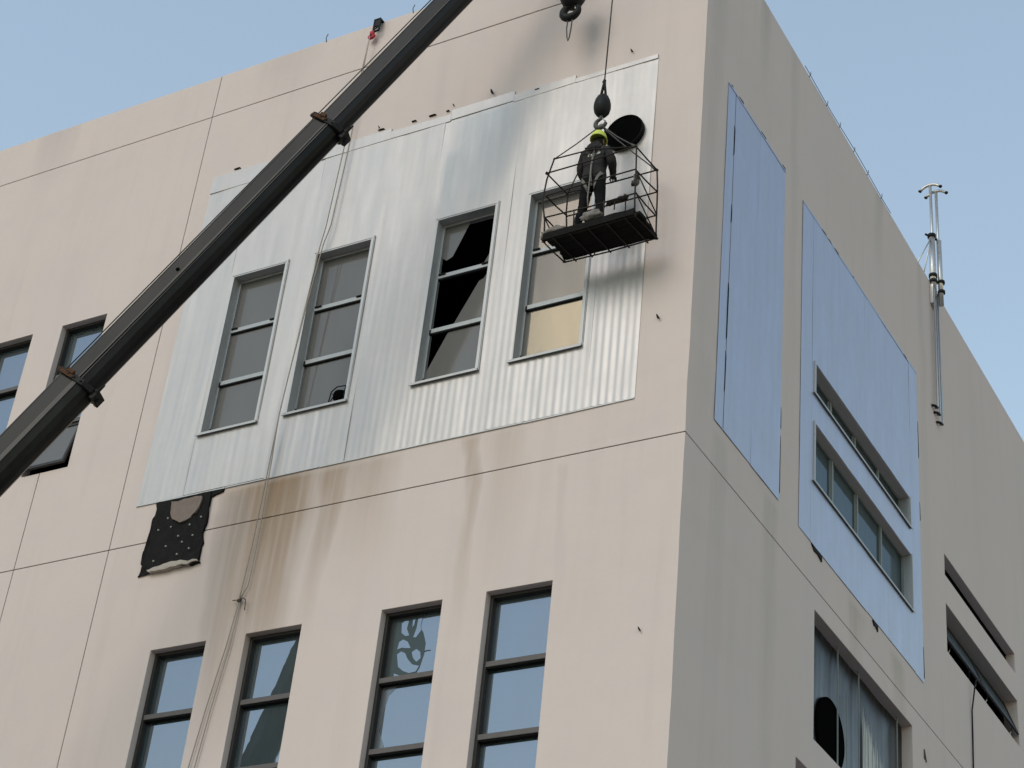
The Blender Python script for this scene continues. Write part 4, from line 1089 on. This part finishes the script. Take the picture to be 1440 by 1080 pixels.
for side_, hn in ((-1, 'hal'), (1, 'har')):                   # five fingers curled round the rail
    hx = Vector(J[hn][0])
    for k in range(4):
        L = (0.075, 0.085, 0.08, 0.062)[k]; off = Vector((-side_ * 0.0 + (k - 1.5) * 0.021, 0, 0))
        p0 = hx + off - Vector((0, 0.015, 0))
        tube(bm, [p0, p0 + Vector((0, L * 0.45, 0.004)), p0 + Vector((0, L * 0.72, -0.022)), p0 + Vector((0, L * 0.62, -0.05))], [0.0105, 0.010, 0.009, 0.007], 6)
    t0 = hx + Vector((-side_ * 0.03, -0.03, 0)); tube(bm, [t0, t0 + Vector((-side_ * 0.028, 0.03, -0.012)), t0 + Vector((-side_ * 0.022, 0.06, -0.03))], [0.013, 0.011, 0.008], 6)
bm.normal_update()
for f in bm.faces:
    c = f.calc_center_median(); ax_ = abs(c.x)
    hand = c.y > 0.25 and 0.9 < c.z < 1.15
    if c.z > 1.52: f.material_index = 2 if not (c.z > 1.56 and c.y < 0.055 and ax_ < 0.082) else 4
    elif hand: f.material_index = 5
    elif c.z > 0.915 or ax_ > 0.215: f.material_index = 0
    elif c.z > 0.135: f.material_index = 1
    else: f.material_index = 3
    f.smooth = True
for v in bm.verts:                                            # cloth folds
    if v.co.z < 1.5:
        v.co += v.normal * (0.010 * noise.noise(v.co * 9) + 0.006 * noise.noise(v.co * 23))
bvh = BVHTree.FromBMesh(bm)
person = obj('person', bm, [M['jacket'], M['trouser'], M['skin'], M['boot'], M['hair'], M['glove']], None, recalc=False)
person.location = (FX, FY, FZ); person.rotation_euler = (0, 0, R(4))
PS = 1.035
person.scale = (PS * 0.94, PS * 0.94, PS)
tag(person, 'worker in lime hard hat and dark jacket standing in the basket, back turned', 'person')
bm = bmesh.new(); lathe(bm, [(0.118, 0.0), (0.121, 0.03), (0.113, 0.075), (0.09, 0.118), (0.05, 0.143), (0, 0.15)], 24)
lathe(bm, [(0.112, 0.004), (0.132, -0.004), (0.134, 0.002), (0.119, 0.012)], 24)
for v in bm.verts: v.co.y *= 1.13
hel = obj('hard_hat', bm, M['helmet'], person, smooth=True, recalc=True); hel.location = (0, 0.045, 1.675); hel.rotation_euler = (R(-4), 0, 0)
def back_ribbon(name, pts, wid, mat):
    """webbing laid on the back of the jacket and trousers"""
    P = []
    for i in range(len(pts) - 1):
        for k in range(8): P.append(Vector(pts[i]).lerp(Vector(pts[i + 1]), k / 8))
    P.append(Vector(pts[-1]))
    bm = bmesh.new(); prev = None
    for i, p in enumerate(P):
        t = (P[min(i + 1, len(P) - 1)] - P[max(i - 1, 0)]).normalized(); n = Vector((-t.y, t.x))
        row = []
        for s in (-1, 1):
            q = p + n * wid * s
            h = bvh.ray_cast(Vector((q.x, -1, q.y)), Vector((0, 1, 0)))
            y = (h[0].y if h[0] else 0.0) - 0.010
            row.append(bm.verts.new((q.x, y, q.y)))
        if prev: bm.faces.new((prev[0], prev[1], row[1], row[0]))
        prev = row
    o = obj(name, bm, mat, person)
    sd = o.modifiers.new('thickness', 'SOLIDIFY'); sd.thickness = 0.004
    return o
back_ribbon('harness_strap', [(0.005, 1.38), (0.0, 1.1), (0.0, 0.78)], 0.014, M['strap'])
back_ribbon('reflective_bar', [(-0.075, 1.285), (0.12, 1.30)], 0.020, M['reflect'])
back_ribbon('harness_strap', [(-0.15, 1.43), (-0.02, 1.25)], 0.018, M['rag_dark']); back_ribbon('harness_strap', [(0.14, 1.43), (0.02, 1.25)], 0.018, M['rag_dark'])
back_ribbon('leg_strap', [(-0.185, 0.93), (-0.11, 0.82), (-0.045, 0.68)], 0.022, M['strap']); back_ribbon('leg_strap', [(0.165, 0.95), (0.1, 0.86), (0.04, 0.72)], 0.020, M['strap'])
back_ribbon('waist_belt', [(-0.2, 0.965), (0.0, 0.95), (0.2, 0.965)], 0.022, M['jacket'])
bm = bmesh.new(); tube(bm, [(0.012, -0.155, 1.08), (0.02, -0.17, 0.8), (0.0, -0.15, 0.5), (0.015, -0.14, 0.32)], 0.012, 6); obj('lanyard_tail', bm, M['strap'], person, smooth=True)
bm = bmesh.new(); lump(bm, (0, -0.085, 1.455), (0.115, 0.06, 0.085), 6.6, 0.25, 3); obj('folded_hood', bm, M['jacket'], person, smooth=True)
lan = tube_obj('safety_lanyard', [(BX + 0.01, BY, 20.56), (BX + 0.07, BY, 20.50), (BX + 0.10, BY - 0.02, 20.40), (BX + 0.08, BY - 0.06, 20.24), (FX + 0.05, FY - 0.13, 19.93), (FX + 0.01, FY - 0.15, 19.82)], 0.014, M['cable'], None, 8)
tag(lan, "black safety lanyard from the hook to the worker's back", 'lanyard')

# ------------------------------------------------------------------ lamp standing on the sill of the second clad window
fan = empty('work_lamp', (-5.86, 0.045, 17.075))
tag(fan, 'small round black lamp in wire stand on the second clad window sill', 'lamp')
bm = bmesh.new(); lathe(bm, [(0, 0.05), (0.06, 0.045), (0.10, 0.0), (0.11, -0.02), (0, -0.02)], 18, Matrix.Translation((0.03, 0.0, 0.19)) @ Matrix.Rotation(R(80), 4, 'X')); obj('head', bm, M['black'], fan, smooth=True)
bm = bmesh.new()
tube(bm, [(-0.14, 0.0, 0.0), (-0.11, 0.0, 0.27), (-0.02, 0, 0.34), (0.14, 0, 0.33)], 0.010, 6); tube(bm, [(-0.14, 0, 0.01), (-0.03, -0.03, 0.16), (-0.11, 0, 0.26)], 0.008, 6); tube(bm, [(-0.15, -0.02, 0.008), (0.14, -0.02, 0.008)], 0.009, 6); tube(bm, [(0.14, 0, 0.33), (0.13, 0, 0.0)], 0.009, 6)
obj('stand', bm, M['cable'], fan, smooth=True)
